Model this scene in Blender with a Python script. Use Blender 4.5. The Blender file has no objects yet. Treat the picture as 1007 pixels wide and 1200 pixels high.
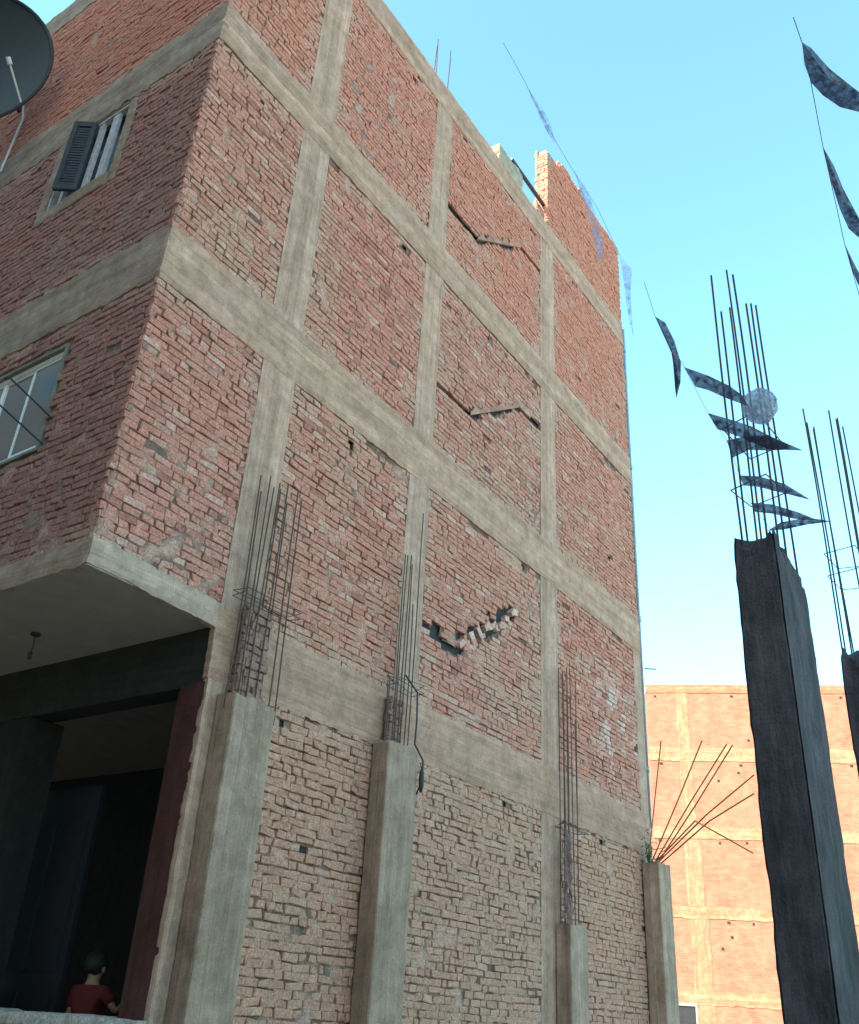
import bpy, math, random
from mathutils import Vector, Matrix, noise

# ------------------------------------------------------------------ camera, sky, sun, exposure
scene = bpy.context.scene
col = scene.collection
cam_d = bpy.data.cameras.new("camera")
cam = bpy.data.objects.new("camera", cam_d)
col.objects.link(cam)
cr = Vector((0.5597831, -0.82679493, 0.05525415))
cu = Vector((-0.42098155, -0.22632482, 0.87838011))
cf = Vector((0.71373483, 0.51496332, 0.47475822))
m = Matrix((cr, cu, -cf)).transposed().to_4x4()
m.translation = Vector((-3.4571, -5.4, 1.6))
cam.matrix_world = m
cam_d.sensor_fit = 'HORIZONTAL'
cam_d.sensor_width = 36.0
cam_d.lens = 39.151
cam_d.clip_start = 0.05
cam_d.clip_end = 3000
scene.camera = cam

SUN_EL = math.radians(35)
sdir = Vector((-0.975 * math.cos(SUN_EL), 0.22 * math.cos(SUN_EL), math.sin(SUN_EL)))
world = bpy.data.worlds.new("World")
scene.world = world
world.use_nodes = True
nt = world.node_tree
nt.nodes.clear()
wo = nt.nodes.new('ShaderNodeOutputWorld')
bg = nt.nodes.new('ShaderNodeBackground')
sky = nt.nodes.new('ShaderNodeTexSky')
sky.sky_type = 'NISHITA'
sky.sun_disc = False
sky.sun_elevation = SUN_EL
sky.sun_rotation = math.atan2(sdir.x, sdir.y)
sky.air_density = 1.0
sky.dust_density = 1.0
sky.ozone_density = 1.0
bg.inputs['Strength'].default_value = 0.14
tint = nt.nodes.new('ShaderNodeMix')
tint.data_type = 'RGBA'
tint.blend_type = 'MULTIPLY'
tint.inputs[0].default_value = 1.0
tint.inputs[7].default_value = (0.65, 0.93, 0.83, 1.0)
nt.links.new(sky.outputs[0], tint.inputs[6])
nt.links.new(tint.outputs[2], bg.inputs['Color'])
nt.links.new(bg.outputs[0], wo.inputs['Surface'])

sd = bpy.data.lights.new("sun", 'SUN')
sd.energy = 2.4
sd.angle = math.radians(0.5)
sd.color = (1.0, 0.93, 0.82)
sun = bpy.data.objects.new("sun", sd)
col.objects.link(sun)
sun.rotation_euler = (-sdir).to_track_quat('-Z', 'Y').to_euler()

scene.view_settings.view_transform = 'Standard'
scene.view_settings.look = 'None'
scene.view_settings.gamma = 1.0
scene.view_settings.exposure = 2.45
try:
    scene.cycles.max_bounces = 8
    scene.cycles.diffuse_bounces = 4
    scene.cycles.transparent_max_bounces = 8
except Exception:
    pass
# ------------------------------------------------------------------ small helpers
def nz(x, y=0.0, z=0.0):
    return noise.noise(Vector((x, y, z)))

def lerp(a, b, t):
    return tuple(a[i] + (b[i] - a[i]) * t for i in range(3))

def clamp(x, a=0.0, b=1.0):
    return max(a, min(b, x))

def tag(o, label=None, cat=None, group=None, kind=None):
    if label: o['label'] = label
    if cat: o['category'] = cat
    if group: o['group'] = group
    if kind: o['kind'] = kind
    return o

def empty(name, loc=(0, 0, 0)):
    o = bpy.data.objects.new(name, None)
    o.location = loc
    o.empty_display_size = 0.2
    col.objects.link(o)
    return o

class MB:
    """collects vertices, faces and one colour per vertex (world coordinates)"""
    def __init__(s):
        s.v = []; s.f = []; s.c = []
    def add(s, vs, fs, c=(0.5, 0.5, 0.5)):
        n = len(s.v)
        s.v += [tuple(p) for p in vs]
        s.f += [tuple(i + n for i in f) for f in fs]
        if len(vs) and isinstance(c, list): s.c += c
        else: s.c += [c] * len(vs)
    def box(s, a, b, c=(0.5, 0.5, 0.5)):
        x0, y0, z0 = a; x1, y1, z1 = b
        s.add([(x0,y0,z0),(x1,y0,z0),(x1,y1,z0),(x0,y1,z0),(x0,y0,z1),(x1,y0,z1),(x1,y1,z1),(x0,y1,z1)],
              [(0,3,2,1),(4,5,6,7),(0,1,5,4),(1,2,6,5),(2,3,7,6),(3,0,4,7)], c)
    def tube(s, pts, r, n=6, c=(0.5, 0.5, 0.5), cap=True):
        pts = [Vector(p) for p in pts]
        rings = []
        ref = Vector((0.31, 0.52, 0.79))
        for i, p in enumerate(pts):
            t = (pts[min(i+1, len(pts)-1)] - pts[max(i-1, 0)])
            if t.length < 1e-9: t = Vector((0, 0, 1))
            t.normalize()
            a = t.cross(ref)
            if a.length < 0.05: a = t.cross(Vector((1, 0, 0)))
            a.normalize(); b = t.cross(a)
            rr = r[i] if isinstance(r, (list, tuple)) else r
            rings.append([p + (a * math.cos(k*2*math.pi/n) + b * math.sin(k*2*math.pi/n)) * rr for k in range(n)])
        vs = [q for rg in rings for q in rg]; fs = []
        for i in range(len(pts) - 1):
            for k in range(n):
                k2 = (k + 1) % n
                fs.append((i*n+k, i*n+k2, (i+1)*n+k2, (i+1)*n+k))
        if cap:
            fs.append(tuple(range(n))[::-1]); fs.append(tuple((len(pts)-1)*n + k for k in range(n)))
        s.add(vs, fs, c)
    def build(s, name, mat, parent=None, smooth=False):
        me = bpy.data.meshes.new(name)
        off = Vector((0, 0, 0))
        if parent is not None:
            q = parent
            while q is not None:
                off += q.location; q = q.parent
        me.from_pydata([(p[0]-off.x, p[1]-off.y, p[2]-off.z) for p in s.v], [], s.f)
        ca = me.color_attributes.new("Col", 'FLOAT_COLOR', 'POINT')
        flat = []
        for c in s.c: flat += [c[0], c[1], c[2], 1.0]
        ca.data.foreach_set('color', flat)
        me.materials.append(mat)
        if smooth: me.polygons.foreach_set('use_smooth', [True] * len(me.polygons))
        me.update()
        o = bpy.data.objects.new(name, me)
        col.objects.link(o)
        if parent is not None: o.parent = parent
        return o

# ------------------------------------------------------------------ materials
def new_mat(name):
    mt = bpy.data.materials.new(name); mt.use_nodes = True
    n = mt.node_tree; n.nodes.clear()
    out = n.nodes.new('ShaderNodeOutputMaterial'); b = n.nodes.new('ShaderNodeBsdfPrincipled')
    n.links.new(b.outputs[0], out.inputs['Surface'])
    return mt, n, b, out

def tex_noise(n, vec, scale, detail=6, rough=0.6):
    t = n.nodes.new('ShaderNodeTexNoise'); t.inputs['Scale'].default_value = scale
    t.inputs['Detail'].default_value = detail; t.inputs['Roughness'].default_value = rough
    n.links.new(vec, t.inputs['Vector']); return t.outputs['Fac']

def ramp(n, fac, p0, c0, p1, c1):
    r = n.nodes.new('ShaderNodeValToRGB')
    r.color_ramp.elements[0].position = p0; r.color_ramp.elements[0].color = (*c0, 1)
    r.color_ramp.elements[1].position = p1; r.color_ramp.elements[1].color = (*c1, 1)
    n.links.new(fac, r.inputs[0]); return r.outputs[0]

def mix(n, kind, fac, a, b):
    m_ = n.nodes.new('ShaderNodeMix'); m_.data_type = 'RGBA'; m_.blend_type = kind
    if isinstance(fac, float): m_.inputs[0].default_value = fac
    else: n.links.new(fac, m_.inputs[0])
    for i, x in ((6, a), (7, b)):
        if isinstance(x, tuple): m_.inputs[i].default_value = (*x, 1)
        else: n.links.new(x, m_.inputs[i])
    return m_.outputs[2]

def bump(n, b, h, strength, dist):
    bp = n.nodes.new('ShaderNodeBump'); bp.inputs['Strength'].default_value = strength
    bp.inputs['Distance'].default_value = dist
    n.links.new(h, bp.inputs['Height']); n.links.new(bp.outputs[0], b.inputs['Normal'])

def geo_pos(n, sc=(1, 1, 1)):
    g = n.nodes.new('ShaderNodeNewGeometry'); mp = n.nodes.new('ShaderNodeMapping')
    mp.inputs['Scale'].default_value = sc
    n.links.new(g.outputs['Position'], mp.inputs['Vector']); return mp.outputs[0]

def attr(n):
    a = n.nodes.new('ShaderNodeAttribute'); a.attribute_name = 'Col'; return a.outputs['Color']

def masonry(name, smear=(0.36, 0.30, 0.25), lo=0.52, hi=0.68, amt=0.75):
    mt, n, b, _ = new_mat(name)
    p = geo_pos(n)
    fine = tex_noise(n, p, 55, 5, 0.7)
    c = mix(n, 'MULTIPLY', 1.0, attr(n), ramp(n, fine, 0.32, (0.52, 0.50, 0.50), 0.70, (1.42, 1.40, 1.36)))
    c = mix(n, 'MULTIPLY', 1.0, c, ramp(n, tex_noise(n, p, 19, 5, 0.7), 0.33, (0.78, 0.76, 0.76), 0.68, (1.2, 1.2, 1.2)))
    sm = tex_noise(n, p, 9, 8, 0.75)
    f = ramp(n, sm, lo, (0, 0, 0), hi, (amt, amt, amt))
    c = mix(n, 'MIX', f, c, smear)
    n.links.new(c, b.inputs['Base Color'])
    b.inputs['Roughness'].default_value = 0.92
    b.inputs['Specular IOR Level'].default_value = 0.25
    bump(n, b, tex_noise(n, p, 42, 8, 0.75), 0.5, 0.010)
    return mt

def concrete(name, sc, wood=0.5, spec=0.3, contrast=False):
    """board-marked concrete: grain stretched along the boards"""
    mt, n, b, _ = new_mat(name)
    pg = geo_pos(n, sc); p = geo_pos(n)
    grain = tex_noise(n, pg, 1.0, 8, 0.7)
    big = tex_noise(n, p, 2.3, 6, 0.65)
    fine = tex_noise(n, p, 70, 5, 0.7)
    c = mix(n, 'MULTIPLY', 1.0, attr(n), ramp(n, grain, 0.30, (0.74, 0.73, 0.70), 0.70, (1.2, 1.2, 1.19)))
    vert = sc[2] < sc[0]
    g_ = n.nodes.new('ShaderNodeVectorMath'); g_.operation = 'DOT_PRODUCT'; g_.inputs[1].default_value = (8.3, 8.3, 0) if vert else (0, 0, 6.9)
    n.links.new(p, g_.inputs[0])
    w0 = n.nodes.new('ShaderNodeMath'); w0.operation = 'MULTIPLY_ADD'; n.links.new(tex_noise(n, p, 1.5, 2, 0.5), w0.inputs[0]); w0.inputs[1].default_value = 0.5; n.links.new(g_.outputs['Value'], w0.inputs[2])
    fr_ = n.nodes.new('ShaderNodeMath'); fr_.operation = 'FRACT'; n.links.new(w0.outputs[0], fr_.inputs[0])
    fl_ = n.nodes.new('ShaderNodeMath'); fl_.operation = 'FLOOR'; n.links.new(w0.outputs[0], fl_.inputs[0])
    wn = n.nodes.new('ShaderNodeTexWhiteNoise'); wn.noise_dimensions = '1D'; n.links.new(fl_.outputs[0], wn.inputs['W'])
    c = mix(n, 'MULTIPLY', 1.0, c, ramp(n, wn.outputs['Value'], 0.0, (0.86, 0.85, 0.83), 1.0, (1.1, 1.1, 1.1)))
    seam = ramp(n, fr_.outputs[0], 0.0, (0.62, 0.6, 0.57), 0.07, (1, 1, 1))
    c = mix(n, 'MULTIPLY', 0.8, c, seam)
    c = mix(n, 'MULTIPLY', 1.0, c, ramp(n, big, 0.3, (0.80, 0.77, 0.70), 0.7, (1.14, 1.15, 1.17)))
    blot = tex_noise(n, p, 6.5, 9, 0.72)
    c = mix(n, 'MULTIPLY', 1.0, c, ramp(n, blot, 0.40, (0.80, 0.79, 0.78), 0.56, (1.04, 1.04, 1.04)))
    c = mix(n, 'MIX', ramp(n, tex_noise(n, p, 15, 6, 0.8), 0.66, (0, 0, 0), 0.74, (0.5, 0.5, 0.5)), c, (0.20, 0.165, 0.14))
    if contrast: c = mix(n, 'MULTIPLY', 1.0, c, ramp(n, tex_noise(n, geo_pos(n, (5, 5, 1.2)), 1.6, 9, 0.75), 0.35, (0.6, 0.62, 0.66), 0.66, (1.7, 1.65, 1.6)))
    c = mix(n, 'MULTIPLY', 0.7, c, ramp(n, fine, 0.3, (0.75, 0.75, 0.75), 0.7, (1.22, 1.22, 1.22)))
    n.links.new(c, b.inputs['Base Color'])
    b.inputs['Roughness'].default_value = 0.88
    b.inputs['Specular IOR Level'].default_value = spec
    ad = n.nodes.new('ShaderNodeMath'); ad.operation = 'MULTIPLY_ADD'
    n.links.new(grain, ad.inputs[0]); ad.inputs[1].default_value = 1.6; n.links.new(fine, ad.inputs[2])
    bump(n, b, ad.outputs[0], 1.0 if contrast else 0.6, 0.022 if contrast else 0.010)
    return mt

def plain(name, base, rough=0.6, metal=0.0, nscale=20, var=0.25, bmp=0.2, spec=0.5):
    mt, n, b, _ = new_mat(name)
    p = geo_pos(n)
    f = tex_noise(n, p, nscale, 6, 0.65)
    c = ramp(n, f, 0.3, tuple(x*(1-var) for x in base), 0.7, tuple(min(1, x*(1+var)) for x in base))
    n.links.new(c, b.inputs['Base Color'])
    b.inputs['Roughness'].default_value = rough; b.inputs['Metallic'].default_value = metal
    b.inputs['Specular IOR Level'].default_value = spec
    if bmp: bump(n, b, f, bmp, 0.01)
    return mt

M = {}
M['brick'] = masonry('clay_brick', smear=(0.56, 0.30, 0.23), lo=0.54, hi=0.75, amt=0.6)
M['bar'] = plain('brown_rusty_bar', (0.11, 0.065, 0.05), 0.8, 0.1, 40, 0.4)
M['brick_low'] = masonry('dusty_brick', smear=(0.51, 0.295, 0.20), lo=0.5, hi=0.68, amt=0.6)
M['mortar'] = masonry('mortar', smear=(0.25, 0.165, 0.13), amt=0.5)
M['conc_v'] = concrete('board_concrete_upright', (16, 16, 0.9))
M['conc_h'] = concrete('board_concrete_level', (0.9, 0.9, 16))
M['pillar_dark'] = concrete('dark_pillar_concrete', (22, 22, 1.4), contrast=True)
M['plaster'] = plain('soffit_plaster', (0.38, 0.28, 0.23), 0.9, 0, 5, 0.1)
M['rust'] = plain('rusty_steel', (0.055, 0.045, 0.045), 0.75, 0.2, 40, 0.5)
M['rust_tan'] = plain('tan_rusty_steel', (0.36, 0.19, 0.09), 0.75, 0.1, 40, 0.4)
M['black_metal'] = plain('black_metal', (0.03, 0.032, 0.035), 0.5, 0.4, 30, 0.3)
M['alu'] = plain('white_aluminium', (0.80, 0.78, 0.76), 0.4, 0.0, 30, 0.12)
M['wood'] = plain('grey_painted_wood', (0.50, 0.46, 0.48), 0.75, 0, 18, 0.3)
M['wood_dark'] = plain('weathered_dark_wood', (0.04, 0.042, 0.055), 0.8, 0, 18, 0.35)
M['void'] = plain('painted_shade_dark', (0.03, 0.027, 0.030), 0.9, 0, 8, 0.3)  # near-black colour paints in the shade of rooms and holes
M['red_paint'] = plain('dark_red_paint', (0.07, 0.02, 0.018), 0.8, 0, 10, 0.3)
M['dish'] = plain('dark_dish_steel', (0.016, 0.024, 0.034), 0.55, 0.3, 8, 0.2, 0.05)
M['cable'] = plain('cable_rubber', (0.03, 0.03, 0.03), 0.6)
M['pvc'] = plain('grey_pipe_plastic', (0.26, 0.31, 0.35), 0.5)
M['pennant'] = plain('dark_pennant_plastic', (0.085, 0.09, 0.14), 0.55, 0, 26, 0.7, 0.1)
M['dirt'] = plain('sandy_dirt', (0.36, 0.29, 0.21), 0.95, 0, 3, 0.3)
M['roof'] = plain('roof_screed', (0.34, 0.31, 0.27), 0.95, 0, 3, 0.25)
M['door_blue'] = plain('dimmed_blue_paint', (0.007, 0.008, 0.012), 0.6, 0, 12, 0.4)  # blue darkened to paint in the dimness of the shop
M['skin'] = plain('skin', (0.42, 0.24, 0.16), 0.6, 0, 30, 0.08, 0.05)
M['hair'] = plain('dark_hair', (0.02, 0.015, 0.012), 0.7, 0, 60, 0.4)
M['shirt'] = plain('red_cotton', (0.15, 0.016, 0.014), 0.85, 0, 40, 0.2)
M['trousers'] = plain('dark_cotton', (0.04, 0.045, 0.07), 0.85, 0, 40, 0.2)
M['weed'] = plain('weed_leaf', (0.07, 0.11, 0.04), 0.7, 0, 30, 0.4)
M['rag'] = plain('torn_purple_sheeting', (0.16, 0.075, 0.065), 0.6, 0, 30, 0.5, 0.6)
M['whitewash'] = masonry('worn_whitewash', smear=(0.30, 0.25, 0.2), lo=0.5, hi=0.65, amt=0.8)

mt, n, b, out = new_mat('window_glass')
b.inputs['Base Color'].default_value = (0.06, 0.11, 0.13, 1); b.inputs['Roughness'].default_value = 0.08
b.inputs['Specular IOR Level'].default_value = 0.9
M['glass'] = mt

def thin(name, base, alpha_lo, alpha_hi, trans, sc):
    mt, n, b, out = new_mat(name)
    p = geo_pos(n); f = tex_noise(n, p, sc, 4, 0.6)
    b.inputs['Base Color'].default_value = (*base, 1); b.inputs['Roughness'].default_value = 0.35
    tr = n.nodes.new('ShaderNodeBsdfTranslucent'); tr.inputs['Color'].default_value = (*base, 1)
    pr = ramp(n, tex_noise(n, p, sc * 1.7, 5, 0.7), 0.48, tuple(x * 0.55 for x in base), 0.62, tuple(min(1, x * 1.4) for x in base)); n.links.new(pr, b.inputs['Base Color'])
    m1 = n.nodes.new('ShaderNodeMixShader'); m1.inputs[0].default_value = trans
    n.links.new(b.outputs[0], m1.inputs[1]); n.links.new(tr.outputs[0], m1.inputs[2])
    tp = n.nodes.new('ShaderNodeBsdfTransparent'); m2 = n.nodes.new('ShaderNodeMixShader')
    a = ramp(n, f, 0.4, (alpha_lo,)*3, 0.6, (alpha_hi,)*3)
    n.links.new(a, m2.inputs[0]); n.links.new(tp.outputs[0], m2.inputs[1]); n.links.new(m1.outputs[0], m2.inputs[2])
    n.links.new(m2.outputs[0], out.inputs['Surface']); return mt
M['print_pennant'] = thin('printed_dark_plastic', (0.07, 0.075, 0.12), 0.88, 1.0, 0.35, 30)
M['pale_pennant'] = thin('pale_thin_plastic', (0.45, 0.55, 0.75), 0.25, 0.8, 0.5, 14)
M['clear'] = thin('crumpled_clear_plastic', (0.40, 0.42, 0.52), 0.55, 0.95, 0.45, 22)

# procedural brick for the far walls
def far_brick(name, ax, c1, c2, cm):
    mt, n, b, _ = new_mat(name)
    g = n.nodes.new('ShaderNodeNewGeometry')
    dt = n.nodes.new('ShaderNodeVectorMath'); dt.operation = 'DOT_PRODUCT'; dt.inputs[1].default_value = ax
    n.links.new(g.outputs['Position'], dt.inputs[0])
    sp = n.nodes.new('ShaderNodeSeparateXYZ'); n.links.new(g.outputs['Position'], sp.inputs[0])
    cb = n.nodes.new('ShaderNodeCombineXYZ'); n.links.new(dt.outputs['Value'], cb.inputs[0]); n.links.new(sp.outputs[2], cb.inputs[1])
    br = n.nodes.new('ShaderNodeTexBrick'); n.links.new(cb.outputs[0], br.inputs['Vector'])
    br.inputs['Scale'].default_value = 1.0; br.inputs['Brick Width'].default_value = 0.23
    br.inputs['Row Height'].default_value = 0.075; br.inputs['Mortar Size'].default_value = 0.008
    br.inputs['Color1'].default_value = (*c1, 1); br.inputs['Color2'].default_value = (*c2, 1); br.inputs['Mortar'].default_value = (*cm, 1)
    p = geo_pos(n)
    c = mix(n, 'MULTIPLY', 1.0, br.outputs['Color'], ramp(n, tex_noise(n, p, 1.7, 8, 0.7), 0.3, (0.75, 0.72, 0.7), 0.7, (1.2, 1.2, 1.2)))
    c = mix(n, 'MIX', ramp(n, tex_noise(n, geo_pos(n, (1, 1, 3)), 1.8, 9, 0.8), 0.5, (0, 0, 0), 0.7, (0.7, 0.7, 0.7)), c, (0.42, 0.175, 0.105))
    n.links.new(c, b.inputs['Base Color']); b.inputs['Roughness'].default_value = 0.95
    bump(n, b, br.outputs['Fac'], -0.5, 0.01)
    return mt

# ------------------------------------------------------------------ masonry builders
class Face:
    def __init__(s, O, U, N):
        s.O = Vector(O); s.U = Vector(U); s.N = Vector(N)
    def p(s, u, z, n):
        q = s.O + s.U * u + s.N * n
        return (q.x, q.y, q.z + z)
    def flip(s):
        return s.U.cross(Vector((0, 0, 1))).dot(s.N) < 0

RED = (0.50, 0.175, 0.128); PINK = (0.59, 0.25, 0.195); TAN = (0.52, 0.33, 0.24)
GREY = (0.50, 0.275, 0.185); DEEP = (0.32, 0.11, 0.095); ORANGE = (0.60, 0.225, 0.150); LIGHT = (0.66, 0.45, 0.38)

def brick_col(style, x, z, rnd):
    a = nz(x * 0.9, z * 0.9, 3.1) * 0.5 + 0.5
    r = rnd.random()
    c = lerp(RED, PINK, 0.25 + 0.6 * r)
    if r > 0.93: c = lerp(c, LIGHT, 0.5)
    elif r < 0.07: c = lerp(c, DEEP, 0.7)
    elif r < 0.12: c = lerp(c, TAN, 0.5)
    yl = nz(x * 1.3 + 9, z * 1.3, 7.7)
    if yl > 0.22: c = lerp(c, TAN, clamp((yl - 0.22) * 2.0, 0, 0.45))
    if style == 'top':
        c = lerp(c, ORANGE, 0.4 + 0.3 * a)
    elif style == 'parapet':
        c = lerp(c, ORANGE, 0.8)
    elif style == 'mid':
        c = lerp(c, GREY, 0.12 + 0.2 * a)
    elif style == 'low':
        c = lerp(c, GREY, 0.6 + 0.3 * a)
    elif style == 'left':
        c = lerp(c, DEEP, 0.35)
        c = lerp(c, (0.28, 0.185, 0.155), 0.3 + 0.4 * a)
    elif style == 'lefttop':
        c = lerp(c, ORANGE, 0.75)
    v = 1 + (rnd.random() - 0.5) * 0.13
    return tuple(k * v for k in c)

COURSE = 0.066
PT = [1.0, 1.0, 1.0]
def bricks(mb, F, u0, u1, z0, z1, style, rnd, rough=1.0, holes=(), skip=None, white=None):
    k0 = int(math.floor(z0 / COURSE)); k1 = int(math.ceil(z1 / COURSE))
    fl = F.flip()
    for k in range(k0, k1 + 1):
        zb = k * COURSE + 0.004
        h0 = COURSE - (rnd.uniform(0.006, 0.010) if rough < 1.6 else rnd.uniform(0.004, 0.010))
        a, b_ = max(zb, z0 - 0.01), min(zb + h0, z1 + 0.01)
        if b_ - a < 0.02: continue
        u = u0 - (0.11 if k % 2 else 0.0) - rnd.uniform(0, 0.05)
        while u < u1:
            header = rnd.random() < 0.45
            w = (0.105 if header else 0.195) * rnd.uniform(0.88, 1.10)
            g = rnd.uniform(0.004, 0.010) if rough < 1.6 else rnd.uniform(0.003, 0.012)
            ua, ub = max(u, u0 + rnd.uniform(-0.008, 0.008)), min(u + w, u1 + rnd.uniform(-0.008, 0.008))
            u += w + g
            if ub - ua < 0.035: continue
            um = (ua + ub) / 2; zm = (a + b_) / 2
            if any(h[0] - 0.02 < um < h[1] + 0.02 and h[2] - 0.015 < zm < h[3] + 0.015 for h in holes): continue
            cut = False
            for h in holes:
                if h[2] - 0.015 < zm < h[3] + 0.015:
                    if ua < h[0] < ub: ub = h[0] - 0.004
                    elif ua < h[1] < ub: ua = h[1] + 0.004
            if ub - ua < 0.03: continue
            if skip and skip(um, zm): continue
            if rnd.random() < 0.0022 * rough: continue
            wz = nz(um * 0.8, k * 0.37, 1.7) * 0.012 * rough
            pr = rnd.gauss(0, 0.0026) * rough + nz(um * 0.7, zm * 0.7, 11) * 0.012
            if rnd.random() < 0.02: pr += 0.007 * rough
            j = 0.0028 * rough
            tl = rnd.gauss(0, 0.0022) * rough; tn = rnd.gauss(0, 0.0028) * rough
            cs = [(ua, a), (ub, a), (ub, b_), (ua, b_)]
            sg = (-1, 1, 1, -1)
            back = []; rim = []; fr = []
            ins = 0.0035 + 0.002 * rough
            for i, (cu_, cz) in enumerate(cs):
                ju = rnd.gauss(0, j); jz = rnd.gauss(0, j) + wz + sg[i] * tl
                if rnd.random() < 0.08 * rough:      # a chipped corner
                    ju -= sg[i] * rnd.uniform(0.008, 0.02)
                su = -sg[i]; sz = 1 if i < 2 else -1
                back.append(F.p(cu_ + ju, cz + jz, -0.045))
                rim.append(F.p(cu_ + ju, cz + jz, pr - 0.0045 + sg[i] * tn))
                fr.append(F.p(cu_ + ju + su * ins, cz + jz + sz * ins, pr + sg[i] * tn + rnd.gauss(0, 0.001)))
            vs = back + rim + fr
            fs = [(8, 9, 10, 11)]
            for i in range(4):
                i2 = (i + 1) % 4
                fs.append((i, i2, 4 + i2, 4 + i)); fs.append((4 + i, 4 + i2, 8 + i2, 8 + i))
            if fl: fs = [f[::-1] for f in fs]
            c = brick_col(style, um, zm, rnd)
            c = tuple(c[i_] * PT[i_] for i_ in range(3))
            ed = min(um - u0 if u0 > 0.1 else 9, u1 - um, zm - z0, z1 - zm)
            sp_ = clamp(1.15 - ed / 0.20) * clamp(nz(um * 3, zm * 3, 31) * 3 + 0.4)
            c = lerp(c, (0.53, 0.33, 0.25), clamp(sp_) * 0.7)
            if white:
                wv = white(um, zm)
                if wv > 0: c = lerp(c, (0.72, 0.58, 0.52), clamp(wv))
            mb.add(vs, fs, c)

def backing(mb, F, u0, u1, z0, z1, holes=(), res=0.045, deep=-0.017, c=(0.15, 0.115, 0.095), skip=None):
    us = [u0 + (u1 - u0) * i / max(1, round((u1 - u0) / res)) for i in range(max(1, round((u1 - u0) / res)) + 1)]
    zs = [z0 + (z1 - z0) * i / max(1, round((z1 - z0) / res)) for i in range(max(1, round((z1 - z0) / res)) + 1)]
    vs = []; cs = []
    for z in zs:
        for u in us:
            q = nz(u * 5.1, z * 5.1, 21)
            vs.append(F.p(u, z, deep + 0.011 * clamp(q * 2.4, -1, 1)))
            cs.append(lerp(c, (0.52, 0.30, 0.23), clamp(q * 2.6 - 0.3)))
    nu = len(us); fs = []
    for i in range(len(zs) - 1):
        for j in range(nu - 1):
            um = (us[j] + us[j+1]) / 2; zm = (zs[i] + zs[i+1]) / 2
            if any(h[0] < um < h[1] and h[2] < zm < h[3] for h in holes): continue
            if skip and skip(um, zm): continue
            f = (i*nu+j, i*nu+j+1, (i+1)*nu+j+1, (i+1)*nu+j)
            fs.append(f[::-1] if F.flip() else f)
    mb.add(vs, fs, cs)

CON = (0.56, 0.33, 0.25)
def conc(mb, F, u0, u1, z0, z1, n0, n1, res=0.035, rag=0.012, amp=0.004, c=CON, cfn=None, dz=0.0, seed=0.0):
    """one cast piece: rough front grid, uneven arrises, returns to n0"""
    nu = max(2, round((u1 - u0) / res)); nzz = max(2, round((z1 - z0) / res))
    vs = []; cs = []; idx = {}
    def put(u, z, nn, edge):
        du = nz(z * 4.0, 3 + seed, u0) * rag * 0.35 + nz(z * 11.0, 8 + seed, u0) * rag * 0.5 + nz(z * 31.0, 8 + seed, u0) * rag * 0.3
        dv = nz(u * 4.0, 5 + seed, z0) * rag * 0.35 + nz(u * 11.0, 2 + seed, z0) * rag * 0.5 + nz(u * 31.0, 2 + seed, z0) * rag * 0.3
        uu = u + (du if edge[0] else 0); zz = z + (dv if edge[1] else 0) + dz * (u - u0)
        cc = cfn(u, z) if cfn else c
        vs.append(F.p(uu, zz, nn)); cs.append(cc)
        return len(vs) - 1
    for i in range(nzz + 1):
        z = z0 + (z1 - z0) * i / nzz
        for j in range(nu + 1):
            u = u0 + (u1 - u0) * j / nu
            nn = n1 + nz(u * 3.1 + seed, z * 3.1, 4) * amp + nz(u * 14, z * 14, 4 + seed) * amp * 0.5
            e = (j in (0, nu), i in (0, nzz))
            if e[0] or e[1]: nn -= 0.004 + 0.004 * nz(u * 20, z * 20, 9)
            idx[i, j] = put(u, z, nn, e)
    fs = []
    for i in range(nzz):
        for j in range(nu):
            fs.append((idx[i, j], idx[i, j+1], idx[i+1, j+1], idx[i+1, j]))
    rim = [(0, j) for j in range(nu + 1)] + [(i, nu) for i in range(1, nzz + 1)] + [(nzz, j) for j in range(nu - 1, -1, -1)] + [(i, 0) for i in range(nzz - 1, 0, -1)]
    bidx = []
    for (i, j) in rim:
        u = u0 + (u1 - u0) * j / nu; z = z0 + (z1 - z0) * i / nzz
        bidx.append(put(u, z, n0, (j in (0, nu), i in (0, nzz))))
    for k in range(len(rim)):
        k2 = (k + 1) % len(rim)
        fs.append((bidx[k], bidx[k2], idx[rim[k2]], idx[rim[k]]))
    fs.append(tuple(bidx[::-1]))
    if F.flip(): fs = [f[::-1] for f in fs]
    mb.add(vs, fs, cs)

FA = Face((0, 0, 0), (1, 0, 0), (0, -1, 0))       # long side wall
FL = Face((0, 0, 0), (0, 1, 0), (-1, 0, 0))       # street wall of the overhanging storeys
FG = Face((1.26, 0, 0), (0, 1, 0), (-1, 0, 0))    # recessed ground floor street wall

# ------------------------------------------------------------------ ground
mb = MB(); g = 900
mb.add([(-g, -g, 0), (g, -g, 0), (g, g, 0), (-g, g, 0)], [(0, 1, 2, 3)], (0.3, 0.25, 0.2))
tag(mb.build('ground', M['dirt']), kind='structure')

# ------------------------------------------------------------------ the big brick building
B = empty('brick_building', (0, 0, 0))
tag(B, 'tall red brick building with grey concrete frame and overhanging corner, filling the left side', 'building')
rnd = random.Random(7)

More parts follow.
